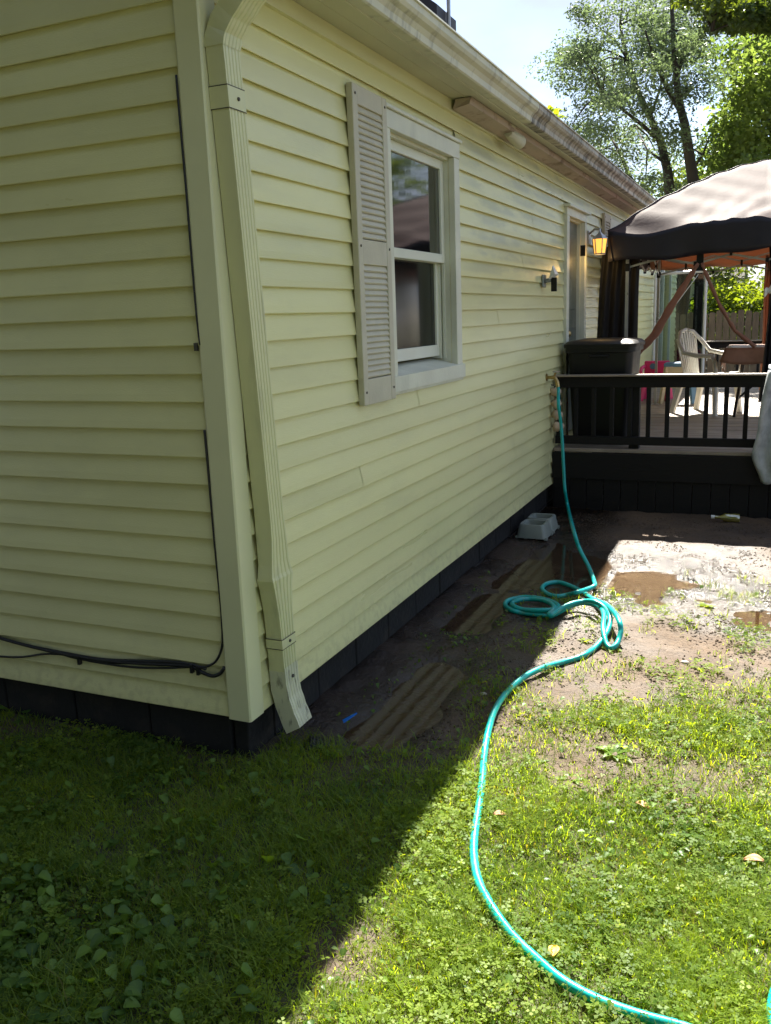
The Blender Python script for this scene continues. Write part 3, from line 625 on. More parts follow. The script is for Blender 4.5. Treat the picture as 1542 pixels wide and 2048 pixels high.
def tree(name, base, limbs, clumps, nleaf, ll, lw_, lm, label, cat='tree', group=None, droop=.3):
    t = thing(name, base, label, cat, group)
    tb = MB()
    for pts, r0, r1 in limbs:
        m = len(pts); tb.tube(pts, [r0 + (r1-r0)*i/(m-1) for i in range(m)], 7)
    P = []; 
    for c, r, wgt in clumps:
        k = int(nleaf*wgt); d = RNG.normal(size=(k, 3)); d /= np.linalg.norm(d, axis=1, keepdims=True); rr = RNG.random(k)**.42
        q = d*rr[:, None]*np.array(r); q[:, 2] *= 1; P.append(np.array(c)+q)
        tip = np.array(c)
        if limbs and RNG.random() < .6:
            best = min((np.linalg.norm(np.array(p)-tip), tuple(p)) for L0, _, _ in limbs for p in L0)
            if .2 < best[0] < 1.3: tb.tube([best[1], (np.array(best[1])+tip)/2+np.array((0, 0, .12)), tip], [.03, .02, .008], 5)
    P = np.concatenate(P); n = len(P)
    D = RNG.normal(size=(n, 3)); D[:, 2] = D[:, 2]*.6 - droop; U = RNG.normal(size=(n, 3)) + np.array((0, 0, .8))
    L0 = ll*(.6+.8*RNG.random(n)); V, F_ = leaf_quads(P, D, U, L0, L0*lw_)
    cl = fbm(P[:, 0]*.9+P[:, 1]*.3, P[:, 2]*.9, 3); rnd = np.clip(.45*RNG.random(n) + 1.1*(cl-.25), 0, 1)
    tb.build('trunk', MT['bark'], t, 'all')
    np_mesh('crown', V, F_, lm, t, {'rnd': np.repeat(rnd, 4)})
    return t

def PX(px, py, Y, j=0.0):
    return tuple(at(px, py, 1, Y) + np.array((0, RNG.normal()*j, 0)) * 1.0)
def Lm(ps, Y, r0, r1, dy=0.0):
    return ([tuple(at(x, y, 1, Y + dy*i/(len(ps)-1))) for i, (x, y) in enumerate(ps)], r0, r1)
YT = 20.0
limbs = [Lm([(1352, 700), (1345, 480), (1340, 385), (1335, 340), (1322, 285), (1300, 235), (1275, 180), (1255, 120), (1240, 50)], YT, .16, .03, 1.0),
         Lm([(1352, 700), (1380, 480), (1388, 370), (1377, 300), (1370, 250), (1357, 200), (1352, 140), (1346, 60), (1340, -60)], YT, .17, .03, -1.0),
         Lm([(1362, 225), (1335, 180), (1312, 130), (1290, 60)], YT, .06, .02, -1.5), Lm([(1322, 285), (1285, 250), (1240, 215), (1205, 190)], YT, .06, .015, -1.2),
         Lm([(1345, 480), (1262, 360), (1240, 305), (1215, 265)], YT, .08, .02, 1.0), Lm([(1354, 150), (1372, 100), (1392, 40)], YT, .05, .02, .6),
         Lm([(1300, 235), (1320, 180), (1330, 120)], YT, .04, .015, .8), Lm([(1335, 330), (1295, 300), (1270, 250)], YT, .04, .012, 1.2), Lm([(1385, 340), (1405, 310), (1420, 270)], YT, .04, .012, .3)]
clumps = []
for (cx, cy, rx, ry, n) in ((1165, 175, 85, 75, 17), (1255, 80, 130, 85, 26), (1190, 300, 75, 60, 13), (1350, 70, 75, 80, 15), (1300, 300, 80, 70, 10), (1385, 140, 50, 60, 8), (1150, 60, 55, 50, 3), (1290, 190, 110, 60, 12), (1320, 385, 90, 25, 8), (1240, -60, 160, 60, 10)):
    for i in range(n):
        a = RNG.random()*6.28; q = RNG.random()**.5
        c = at(cx + rx*q*math.cos(a), cy + ry*q*math.sin(a), 1, YT + RNG.normal()*1.3)
        r = .24 + .36*RNG.random(); clumps.append((c, (r*1.25, r*1.4, r*.75), 1.0))
tree('honey_locust_tree', (-.5, 20, 0), limbs, [(c, r, 1/len(clumps)) for c, r, _ in clumps], 38000, .09, .42, MT['leaf_locust'], 'tall airy tree with several thin dark trunks behind the roof')
YM = 22.0
clumps = []
for (cx, cy, rx, ry, n) in ((1500, 130, 60, 90, 14), (1525, 240, 60, 90, 16), (1450, 300, 45, 70, 10), (1560, 80, 60, 80, 10), (1620, 200, 90, 140, 14), (1490, 320, 60, 45, 9)):
    for i in range(n):
        a = RNG.random()*6.28; q = RNG.random()**.5
        c = at(cx + rx*q*math.cos(a), cy + ry*q*math.sin(a), 1, YM + RNG.normal()*1.2); r = .4 + .35*RNG.random(); clumps.append((c, (r*1.1, r*1.2, r*.9), 1))
bm_ = tuple(at(1600, 420, 1, YM))
tree('maple_tree', (bm_[0], YM, 0), [([(bm_[0], YM, 0), (bm_[0], YM, 2.5), (bm_[0]-.1, YM, 4.2), tuple(at(1590, 150, 1, YM)), tuple(at(1585, 40, 1, YM))], .22, .04), ([(bm_[0]-.1, YM, 4.0), tuple(at(1530, 220, 1, YM)), tuple(at(1500, 130, 1, YM))], .09, .02), ([(bm_[0]-.1, YM, 3.4), tuple(at(1500, 330, 1, YM)), tuple(at(1450, 290, 1, YM))], .08, .02)],
     [(c, r, 1/len(clumps)) for c, r, _ in clumps], 17000, .12, .7, MT['leaf_maple'], 'leafy yellow-green tree above the canopy at the right edge')
# dark bough hanging into the top right corner
YO = 17.0; clumps = []
for (cx, cy, rx, ry, n) in ((1480, 15, 70, 28, 12), (1540, 20, 50, 40, 9), (1420, -10, 50, 30, 6)):
    for i in range(n):
        a = RNG.random()*6.28; q = RNG.random()**.5; c = at(cx + rx*q*math.cos(a), cy + ry*q*math.sin(a), 1, YO + RNG.normal()*.6); r = .25 + .2*RNG.random(); clumps.append((c, (r*1.3, r*1.3, r*.7), 1))
bo = at(1800, 700, 1, YO)
tree('oak_tree', (bo[0], YO, 0), [([(bo[0], YO, 0), (bo[0], YO, 3.5), (bo[0]-.1, YO, 5.5), (bo[0]-.2, YO, 8)], .25, .10), ([(bo[0]-.1, YO, 5.3), tuple(at(1640, 50, 1, YO)), tuple(at(1542, 22, 1, YO)), tuple(at(1480, 40, 1, YO)), tuple(at(1425, 62, 1, YO))], .10, .012)],
     [(c, r, 1/len(clumps)) for c, r, _ in clumps] + [((bo[0], YO, 8), (2.2, 2.2, 1.6), .5)], 8000, .11, .6, MT['leaf_dark'], 'dark leafy bough reaching into the top right corner')
# lower background growth
bush_specs = [(1350, 360, 26, 1.6, 2.4, 'leaf_dark', 'low dark shrub mass behind the thin trunks, left of the canopy peak'), (1480, 575, 24.5, 1.5, 1.9, 'leaf_bright', 'sunlit green shrub seen over the wooden fence through the canopy'),
              (1250, 330, 30, 2.5, 1.8, 'leaf_maple', 'pale green shrub mass just above the far end of the gutter'), (1560, 540, 27, 2.0, 2.4, 'leaf_dark', 'dark shrub behind the fence at the right edge'), (1440, 560, 29, 1.8, 2.4, 'leaf_dark', 'darker shrub filling the gap behind the sunlit one')]
for i, (px, py, Y, rw, rh, lm, lab) in enumerate(bush_specs):
    c = at(px, py, 1, Y); cl = []
    for k in range(14):
        cl.append(((c[0]+RNG.normal()*rw*.5, Y+RNG.normal()*.7, max(.5, c[2]*.62+RNG.normal()*rh*.45)), (.75, .7, .6), 1/14))
    tree('shrub', (c[0], Y, 0), [([(c[0]+dx*.2, Y, 0), (c[0]+dx*.6, Y, c[2]*.5), (c[0]+dx, Y, c[2]*.8)], .05, .015) for dx in (-.7, 0, .6)], cl, 7000, .12, .6, MT[lm], lab, 'shrub', 'shrubs behind the fence')
# trees standing off to the right, seen only mirrored in the window
for i, (x, y, h, lab) in enumerate(((7.5, 15, 8, 'broad tree beyond the canopy, mirrored in the window pane'), (10.5, 21, 10, 'tall tree far right of the deck, mirrored in the window pane'))):
    cl = [((x+RNG.normal()*1.5, y+RNG.normal()*1.5, h*.6+RNG.normal()*1.3), (1.2, 1.2, 1.0), 1/16) for k in range(16)]
    tree('yard_tree', (x, y, 0), [([(x, y, 0), (x+.1, y, h*.4), (x, y+.1, h*.75)], .2, .05)], cl, 7000, .2, .6, MT['leaf_dark'], lab, 'tree', 'trees right of the yard')

# added unseen trees around the viewer; they block sky light from the gable
back = [(-8, -9, 'unseen broad tree added to block sky, behind the viewer left of the house corner'), (-3.5, -12, 'unseen big tree added to block sky, straight behind the viewer'), (1.5, -11, 'second unseen tree added to block sky behind the viewer'), (6, -12, 'unseen tree added to block sky, behind the viewer to the right'), (-11, -3, 'unseen tree added to block sky off the gable end of the house')]
for i, (x, y, lab) in enumerate(back):
    h = 14; cl = [((x+RNG.normal()*1.9, y+RNG.normal()*1.2, max(1.2, h*.50+RNG.normal()*3.2)), (1.7, 1.4, 1.5), 1/26) for k in range(26)]
    tree('sky_block_tree', (x, y, 0), [([(x, y, 0), (x+.1, y, h*.4), (x, y+.1, h*.8)], .22, .05)], cl, 13000, .5, .8, MT['leaf_deep'], lab, 'tree', 'unseen trees added to block sky')

# ------------------------------------------------------------------ fence and far yard
fn = thing('board_fence', (0, 19.0, 0), 'weathered wooden board fence with narrow gaps behind the deck', 'fence')
x = -3.2; i = 0
while x < 5.2:
    w = .135; tp = 1.58 + .03*math.sin(i*1.9); m = MB()
    m.add([(x, 19, 0), (x+w, 19, 0), (x+w, 19, tp-.03), (x+w*.72, 19, tp), (x+w*.28, 19, tp), (x, 19, tp-.03), (x, 19.02, 0), (x+w, 19.02, 0), (x+w, 19.02, tp-.03), (x+w*.72, 19.02, tp), (x+w*.28, 19.02, tp), (x, 19.02, tp-.03)],
          [(0, 1, 2, 3, 4, 5), (11, 10, 9, 8, 7, 6)] + [(k, 6+k, 6+(k+1) % 6, (k+1) % 6) for k in range(6)])
    m.build('picket', MT['fence'], fn); x += w + .012 + .016*random.random(); i += 1
for z in (.4, 1.25): MB().box((-3.2, 19.022, z), (5.2, 19.06, z+.09)).build('rail', MT['fence'], fn)
# white shed end beyond the fence
sh = thing('white_shed', (-.2, 27, 0), 'pale white shed wall partly hidden behind the fence', 'shed')
MB().box((-3.0, 27, 0), (.55, 30, 2.5)).build('wall', MT['whitemetal'], sh)
MB().add([(-3.2, 26.8, 2.5), (.75, 26.8, 2.5), (.75, 30.2, 2.5), (-3.2, 30.2, 2.5), (-3.2, 28.5, 3.4), (.75, 28.5, 3.4)], [(0, 1, 5, 4), (2, 3, 4, 5), (1, 2, 5), (3, 0, 4), (3, 2, 1, 0)]).build('roof', MT['shingle'], sh)
for xx in (-.2, .15): MB().box((xx, 26.985, 1.0), (xx+.22, 26.998, 2.1)).build('window', MT['lightblue'], sh)

# ------------------------------------------------------------------ deck
DZ = .53; DY0 = 5.03; DY1 = 12.6; DX0 = .02; DX1 = 4.2
dk = thing('deck', (DX0, DY0, 0), 'raised dark-stained wooden deck with a low baluster railing', 'deck')
y = DY0 + .005; n = 0
while y < DY1 - .13:
    z = DZ + .0015*math.sin(n*2.7)
    MB().box((DX0 + .01*math.sin(n), y, z-.032), (DX1, y+.134, z), .004).build('deck_board', MT['deckboard'], dk); y += .140; n += 1
MB().box((DX0, DY0-.036, .27), (DX1, DY0, DZ-.034)).build('rim_joist', MT['deckdark'], dk)
MB().box((DX0, DY1, .27), (DX1, DY1+.03, DZ-.034)).build('rim_joist', MT['deckdark'], dk)
x = DX0 + .005; i = 0
while x < DX1 - .1:
    MB().box((x, DY0-.018, -.08), (x+.142, DY0+.002, .268 + .0*i), .003).build('skirt_board', MT['deckdark'], dk); x += .147; i += 1
def railing(xa, xb, y, par, step=.153, off=.05):
    MB().box((xa, y-.06, 1.150), (xb, y+.05, 1.165), .003).build('rail_cap', MT['deckboard'], par)
    MB().box((xa, y-.022, 1.055), (xb, y+.018, 1.149), .003).build('top_rail', MT['deckdark'], par)
    MB().box((xa, y-.022, .565), (xb, y+.018, .635), .003).build('bottom_rail', MT['deckdark'], par)
    x = xa + off
    while x < xb - .02:
        MB().box((x-.018, y-.017, .636), (x+.018, y+.013, 1.054), .003).build('baluster', MT['deckdark'], par); x += step
railing(.03, 4.15, DY0+.05, dk, .153, .025)
for x in (.70, 1.765, 4.12):
    MB().box((x-.042, DY0+.071, .2), (x+.042, DY0+.155, 1.134), .004).build('rail_post', MT['deckdark'], dk)
railing(.3, 4.15, DY1-.10, dk, .30, .02)
MB().box((.02, DY0+.06, -.1), (.10, DY0+.14, .495)).build('support_post', MT['deckdark'], dk)

# trash bin on the deck
bn = thing('trash_bin', (.36, 5.52, DZ), 'black plastic rubbish bin with a flat lid behind the deck rail', 'bin')
def rrect(cx, cy, hx, hy, r, z, n=5):
    out = []
    for q, (sx, sy) in enumerate(((1, 1), (-1, 1), (-1, -1), (1, -1))):
        for k in range(n):
            a = math.pi/2*(q + k/(n-1)); out.append((cx + sx*(hx-r) + r*math.cos(a), cy + sy*(hy-r) + r*math.sin(a), z))
    return out
def loft(rings, cap=True):
    n = len(rings[0]); vs = [v for r in rings for v in r]; fs = [(i*n+k, i*n+(k+1) % n, (i+1)*n+(k+1) % n, (i+1)*n+k) for i in range(len(rings)-1) for k in range(n)]
    if cap: fs += [tuple(range(n-1, -1, -1)), tuple((len(rings)-1)*n+k for k in range(n))]
    return vs, fs
bx_, by_ = .37, 5.53
MB().add(*loft([rrect(bx_, by_, .24, .24, .06, DZ+.01), rrect(bx_, by_, .285, .285, .07, 1.34), rrect(bx_, by_, .305, .30, .07, 1.345), rrect(bx_, by_, .305, .30, .07, 1.385)])).build('body', MT['black'], bn, True)
MB().add(*loft([rrect(bx_, by_, .315, .315, .07, 1.386), rrect(bx_, by_, .318, .318, .07, 1.415), rrect(bx_, by_, .29, .29, .07, 1.44), rrect(bx_, by_, .20, .20, .06, 1.455)])).build('lid', MT['black'], bn, True)
MB().tube([(bx_-.08, by_-.305, 1.31), (bx_-.08, by_-.335, 1.315), (bx_+.08, by_-.335, 1.315), (bx_+.08, by_-.305, 1.31)], .010, 8).build('handle', MT['black'], bn)
for s in (-1, 1): MB().lathe((bx_+s*.2, by_+.25, DZ+.06), [(.02, -.02), (.055, -.02), (.055, .02), (.02, .02)], 14, 'x').build('wheel', MT['black'], bn)

# canopy ------------------------------------------------------------
cp = thing('canopy', (1.66, 7.6, DZ), 'dark pop-up canopy with sunlit domed roof standing on the deck', 'canopy')
cx0, cx1, cy0, cy1 = .25, 3.05, 6.27, 8.97; ccx, ccy = (cx0+cx1)/2, (cy0+cy1)/2; ZE = 2.45; ZA = 3.12
def roof_pt(u, v):
    x = cx0 + (cx1-cx0)*u; yy = cy0 + (cy1-cy0)*v
    du = abs(2*u-1); dv = abs(2*v-1); d = max(du, dv); t = 1-d
    z = ZE + (ZA-ZE)*(1-(1-t)**1.5)*1.0
    # sag between the ribs and along the edge midspan, slight flutter
    e = min(du, dv); along = 1-e/max(d, 1e-4) if d > 1e-4 else 0
    z -= .07*along*math.sin(math.pi*min(1, t*1.05))*(1 if d > .05 else 0)
    z -= .022*math.exp(-(t/.10)**2)*(.5+.5*math.sin(x*7.3+yy*3.1))
    if v < .5: z -= .05*math.exp(-(t/.09)**2)*math.exp(-((u-.13)/.10)**2) - .035*math.exp(-(t/.10)**2)*math.exp(-((u-.36)/.12)**2)
    z += .010*math.sin(x*23-yy*17+3*math.sin(x*5))*math.exp(-(t/.3)**2)*along
    z += .012*math.sin(x*9+yy*4)*math.exp(-(t/.25)**2) + .006*math.sin(yy*21+x*8)
    return (x, yy, z)
MB().grid(roof_pt, 56, 56).build('roof_fabric', MT['canopy'], cp, 'all')
for sx_, sy_ in ((0, 0), (1, 0), (1, 1), (0, 1)):
    sm = []
    for i in range(41):
        q = i/40*.5; p = roof_pt(q if sx_ == 0 else 1-q, q if sy_ == 0 else 1-q); sm.append((p[0], p[1], p[2]+.002))
    MB().tube(sm, .0055, 6).build('hip_seam', MT['valance'], cp, 'all')
def edge_pts(n=48):
    out = []
    for a, b in (((0, 0), (1, 0)), ((1, 0), (1, 1)), ((1, 1), (0, 1)), ((0, 1), (0, 0))):
        out.append([roof_pt(a[0]+(b[0]-a[0])*i/n, a[1]+(b[1]-a[1])*i/n) for i in range(n+1)])
    return out
nrm = [(0, -1), (1, 0), (0, 1), (-1, 0)]
for ei, (pts, nn) in enumerate(zip(edge_pts(), nrm)):
    n = len(pts)-1
    def vf(u, v, pts=pts, nn=nn, ei=ei, n=n):
        p = pts[int(round(u*n))]; zb = 2.155 + (.075*sstep(.15, .8, u) if ei == 0 else 0) + .012*math.sin(u*25+ei)
        o = .02*math.sin(u*17+ei*2)*v + .015*math.sin(u*41)*v*v - .03*v
        return (p[0]+nn[0]*o, p[1]+nn[1]*o, p[2] + (zb-p[2])*v - .001)
    MB().grid(vf, n, 6).build('valance', MT['valance'] if ei in (0, 3) else MT['tanvalance'], cp, 'all', .003)
lx0, lx1, ly0, ly1 = .425, 2.90, 6.37, 8.83
legs = [(lx0, ly0), (lx1, ly0), (lx1, ly1), (lx0, ly1)]
for lx, ly in legs:
    lg = MB().box((lx-.014, ly-.014, DZ+.008), (lx+.014, ly+.014, 2.30)).build('leg', MT['metal'], cp)
    MB().box((lx-.04, ly-.04, DZ), (lx+.04, ly+.04, DZ+.008)).build('foot_plate', MT['metal'], lg)
    MB().box((lx-.024, ly-.024, 2.06), (lx+.024, ly+.024, 2.13), .004).build('slider', MT['black'], lg)
for k in range(4):
    a = np.array(legs[k]); b = np.array(legs[(k+1) % 4]); tr = MB(); cn = []
    for s in range(4):
        p = a + (b-a)*s/4; q = a + (b-a)*(s+1)/4; m_ = (p+q)/2
        lo = 2.095 if s % 2 == 0 else 2.095; 
        tr.bar((*p, 2.095), (*m_, 2.165), .012, .018).bar((*m_, 2.165), (*q, 2.095), .012, .018)
        tr.bar((*p, 2.285), (*m_, 2.205), .012, .018).bar((*m_, 2.205), (*q, 2.285), .012, .018)
        cn.append(MB().box((m_[0]-.012, m_[1]-.012, 2.15), (m_[0]+.012, m_[1]+.012, 2.22)))
        if s: cn.append(MB().box((p[0]-.014, p[1]-.014, 2.075), (p[0]+.014, p[1]+.014, 2.115)))
    t_ = tr.build('truss', MT['metal'], cp); [c_.build('truss_joint', MT['black'], t_) for c_ in cn]
for lx, ly in legs: MB().tube([(lx, ly, 2.28), (ccx+(lx-ccx)*.5, ccy+(ly-ccy)*.5, 2.78), (ccx, ccy, 3.08)], .010, 6).build('roof_rib', MT['metal'], cp)
def gathered(name, path, width, m, par, folds=7, amp=.03, n=60):
    """hanging gathered cloth: path of (x,y,z,w) top to bottom"""
    P = np.array(path, float)
    def f(u, v):
        t = v*(len(P)-1); i = min(int(t), len(P)-2); c = P[i]+(P[i+1]-P[i])*(t-i); w = c[3]
        return (c[0]+(u-.5)*w, c[1]+amp*math.sin(u*folds*6.28+v*2)*(w/max(P[:, 3])+.2), c[2]+.01*math.sin(u*9))
    return MB().grid(f, n, 16).build(name, m, par, 'all', .002)
gathered('corner_curtain', [(.345, 6.50, 2.30, .36), (.325, 6.50, 1.9, .38), (.315, 6.50, 1.4, .40), (.31, 6.50, .9, .42), (.31, 6.50, .56, .42)], .4, MT['curtain'], cp, 4, .016)
gathered('centre_curtain', [(1.74, 6.39, 2.25, .14), (1.75, 6.39, 1.95, .10), (1.74, 6.39, 1.6, .09), (1.74, 6.39, 1.3, .12), (1.75, 6.39, .8, .2)], .2, MT['curtain'], cp, 4, .03)
gathered('rear_curtain', [(1.66, 8.83, 2.25, .10), (1.64, 8.83, 1.9, .07), (1.66, 8.83, 1.4, .08), (1.68, 8.83, .7, .14)], .14, MT['swag'], cp, 3, .02)
def swag(pts, r, m, name):
    Q = np.array(pts, float); mb = MB(); n = 20; path = []; rad = []
    for i in range(n+1):
        t = i/n*(len(Q)-1); k = min(int(t), len(Q)-2); c = Q[k]+(Q[k+1]-Q[k])*(t-k); path.append(c); rad.append(r[k]+(r[k+1]-r[k])*(t-k) + .004*math.sin(i*1.9))
    mb.tube(path, rad, 9); return mb.build(name, m, cp, 'all')
swag([(1.07, 6.37, 2.10), (1.00, 6.37, 1.98), (.84, 6.37, 1.72), (.70, 6.37, 1.46), (.54, 6.37, 1.28)], [.018, .026, .036, .040, .030], MT['swag'], 'tied_netting')
swag([(1.10, 6.37, 2.10), (1.15, 6.37, 1.98), (1.28, 6.37, 1.70), (1.42, 6.37, 1.47), (1.60, 6.37, 1.32)], [.014, .018, .016, .018, .022], MT['swag'], 'tied_netting')
for xx in (1.07, 1.10): MB().box((xx-.016, 6.36, 2.03), (xx+.016, 6.385, 2.20)).build('tie_strap', MT['black'], cp)

# ------------------------------------------------------------------ things on the deck
def chair(loc, rz):
    t = thing('patio_chair', (loc[0], loc[1], DZ), 'white moulded plastic armchair with slatted rounded back on the deck', 'chair')
    c, s = math.cos(rz), math.sin(rz)
    T = lambda p: (loc[0]+c*p[0]-s*p[1], loc[1]+s*p[0]+c*p[1], DZ+p[2])
    # local: front = -y, seat .42
    MB().grid(lambda u, v: T(((u-.5)*(.46-.04*v), -.24+.46*v, .43-.035*v+.018*(2*u-1)**2)), 10, 8).build('seat', MT['chair'], t, 'all', .012)
    for sx in (-1, 1):
        MB().add([T(q) for q in [(sx*.20-.025, -.23, .42), (sx*.20+.025, -.23, .42), (sx*.20+.025, -.18, .42), (sx*.20-.025, -.18, .42), (sx*.25-.02, -.27, 0), (sx*.25+.02, -.27, 0), (sx*.25+.02, -.23, 0), (sx*.25-.02, -.23, 0)]], [(0, 1, 2, 3), (7, 6, 5, 4), (0, 4, 5, 1), (1, 5, 6, 2), (2, 6, 7, 3), (3, 7, 4, 0)]).build('leg', MT['chair'], t)
        MB().add([T(q) for q in [(sx*.20-.025, .17, .40), (sx*.20+.025, .17, .40), (sx*.20+.025, .23, .40), (sx*.20-.025, .23, .40), (sx*.24-.02, .27, 0), (sx*.24+.02, .27, 0), (sx*.24+.02, .32, 0), (sx*.24-.02, .32, 0)]], [(0, 1, 2, 3), (7, 6, 5, 4), (0, 4, 5, 1), (1, 5, 6, 2), (2, 6, 7, 3), (3, 7, 4, 0)]).build('leg', MT['chair'], t)
        MB().tube([T(p) for p in ((sx*.235, -.235, .02), (sx*.24, -.235, .40), (sx*.275, -.24, .58), (sx*.28, -.20, .645), (sx*.275, .0, .65), (sx*.26, .16, .68), (sx*.22, .25, .80), (sx*.12, .30, .90), (0, .31, .925))], [.024, .024, .022, .022, .024, .024, .022, .022, .022], 8).build('arm', MT['chair'], t, 'all')
    for k in range(9):
        xx = -.18 + .045*k; top = .90 - 2.2*xx*xx
        MB().bar(T((xx*.75, .215, .40)), T((xx, .30, top)), .026, .010, up=(-s, c, 0)).build('back_slat', MT['chair'], t)
    return t
chair((1.10, 7.95), math.radians(62))
# folding table with cloth
tb = thing('patio_table', (1.9, 7.9, DZ), 'folding table under a brown cloth at the right of the deck', 'table')
MB().box((1.30, 7.45, 1.235), (2.75, 8.25, 1.262), .006).build('table_top', MT['beige'], tb)
for x in (1.42, 2.6):
    MB().bar((x-.02, 7.52, DZ), (x+.05, 8.2, 1.23), .03).bar((x-.02, 8.2, DZ), (x+.05, 7.52, 1.23), .03).build('leg', MT['black'], tb)
MB().bar((1.42, 7.85, .70), (1.95, 7.85, 1.22), .022).build('brace', MT['black'], tb)
tc_ = MB().grid(lambda u, v: ((1.285+1.48*u), 7.44+.83*v, 1.266+.002*math.sin(u*40)), 24, 14)
tc_.grid(lambda u, v: (1.285+1.48*u-.05*v*(1-u), 7.436-.02*v-.012*math.sin(u*22)*v, 1.264-(.14+.03*math.sin(u*9))*v), 40, 5)
tc_.grid(lambda u, v: (1.283-.03*v-.012*math.sin(u*13)*v, 8.27-.83*u, 1.264-(.24+.05*math.sin(u*5))*v), 20, 5)
tag(tc_.build('tablecloth', MT['tablecloth'], None, 'all', .002), 'brown tablecloth hanging over the near edge of the deck table', 'tablecloth')
# pink child chair
pk = thing('child_chair', (.36, 9.4, DZ), 'small pink plastic child chair near the house wall on the deck', 'chair')
px_, py_ = .36, 9.4
MB().box((px_-.17, py_-.16, DZ+.24), (px_+.17, py_+.16, DZ+.27), .01).build('seat', MT['pink'], pk)
for sx in (-1, 1):
    for sy in (-1, 1): MB().bar((px_+sx*.17, py_+sy*.16, DZ), (px_+sx*.14, py_+sy*.13, DZ+.24), .05).build('leg', MT['pink'], pk)
    MB().tube([(px_+sx*.17, py_-.14, DZ+.25), (px_+sx*.175, py_-.15, DZ+.38), (px_+sx*.175, py_-.10, DZ+.42), (px_+sx*.17, py_+.14, DZ+.43)], .022, 8).build('arm', MT['pink'], pk, True)
bk = MB().box((px_-.17, py_+.13, DZ+.27), (px_+.15, py_+.16, DZ+.50), .012).build('backrest', MT['pink'], pk)
MB().lathe((px_-.06, py_+.128, DZ+.43), [(.04, -.004), (.04, .0)], 14, 'y').build('round_sticker', MT['lightblue'], bk)
# step stool
st = thing('step_stool', (.66, 9.1, DZ), 'blue-topped beige step stool between the pink chair and white chair', 'stool')
MB().box((.50, 8.95, .985), (.84, 9.25, 1.03), .008).build('top', MT['lightblue'], st)
for sx in (-1, 1):
    for sy in (-1, 1): MB().bar((.67+sx*.19, 9.1+sy*.17, DZ), (.67+sx*.14, 9.1+sy*.12, .985), .04).build('leg', MT['lightblue'] if sx > 0 else MT['beige'], st)
MB().box((.55, 8.975, .72), (.79, 8.99, .98)).build('front_panel', MT['beige'], st)
# white metal screen frame
sf = thing('screen_frame', (.4, 11.6, DZ), 'white metal screen frame with a slanting wire behind the canopy', 'frame')
MB().tube([(.77, 11.6, DZ), (.77, 11.6, 2.21)], .022, 8).build('post', MT['whitemetal'], sf)
MB().tube([(.05, 11.6, DZ), (.05, 11.6, 2.20)], .022, 8).build('post', MT['whitemetal'], sf)
MB().tube([(.05, 11.6, 2.205), (.77, 11.6, 2.215)], .024, 8).build('crossbar', MT['whitemetal'], sf)
MB().box((.07, 11.597, .60), (.748, 11.601, 2.18)).build('screen_pane', MT['clearglass'], sf)
MB().tube([(.08, 11.57, 1.5), (.62, 11.57, 2.19)], .006, 5).tube([(.12, 11.57, 1.42), (.66, 11.57, 2.17)], .005, 5).build('wire', MT['whitemetal'], sf)
dp = thing('dark_post', (.62, 12.2, DZ), 'dark upright post behind the white screen frame', 'post')
MB().box((.56, 12.16, DZ), (.69, 12.28, 2.35), .006).build('shaft', MT['deckdark'], dp)
MB().box((.53, 12.13, 2.35), (.72, 12.31, 2.38), .006).build('cap', MT['deckdark'], dp)
# tarp over the railing at the right edge
tp = MB()
tp.grid(lambda u, v: (1.735+.45*u-.05*math.sin(v*3.1)*(1-u)-.10*max(0, v-.25)*math.exp(-((v-.75)/.16)**2)*(1-u), 4.93-.035*math.sin(u*11+v*5)-.02*math.sin(u*23)-.03*v, 1.20-.86*v*(1-.22*(1-u)*sstep(.0, .6, u)) - .07*math.sin(u*5+.4)*v), 26, 30)
tp.grid(lambda u, v: (1.735+.45*u, 4.93+.20*v, 1.20+.035*math.sin(v*3.1)), 26, 6)
tag(tp.build('tarp', MT['tarp'], None, 'all', .003), 'crumpled grey tarp draped over the deck rail at the right edge', 'tarp')
wb = MB().grid(lambda u, v: (1.66+.14*u, 6.05+.03*math.sin(u*9), 1.83+.09*u-.06*v+.012*math.sin(u*20+v*4)), 10, 5)
tag(wb.build('white_rag', MT['chair'], None, 'all', .004), 'white rag tied round the centre curtain of the canopy', 'rag')
# bottle under the deck
bt = thing('bottle', (1.6, 4.82, .035), 'small yellow-green bottle lying under the deck edge', 'bottle')
bp_ = at(1466, 1037, 2, .035)
MB().lathe((bp_[0]-.08, bp_[1], float(ground_z(bp_[0], bp_[1]))+.034), [(.012, -.06), (.012, -.02), (.033, .02), (.034, .12), (.028, .13)], 14, 'x').build('body', leaf_mat('amber_green_bottle', (.25, .22, .03), (.25, .22, .03), trans=.3, gloss=.3, rough=.1), bt, True)
MB().lathe((bp_[0]-.08, bp_[1], float(ground_z(bp_[0], bp_[1]))+.034), [(.015, -.085), (.015, -.058)], 12, 'x').build('cap', MT['chair'], bt)

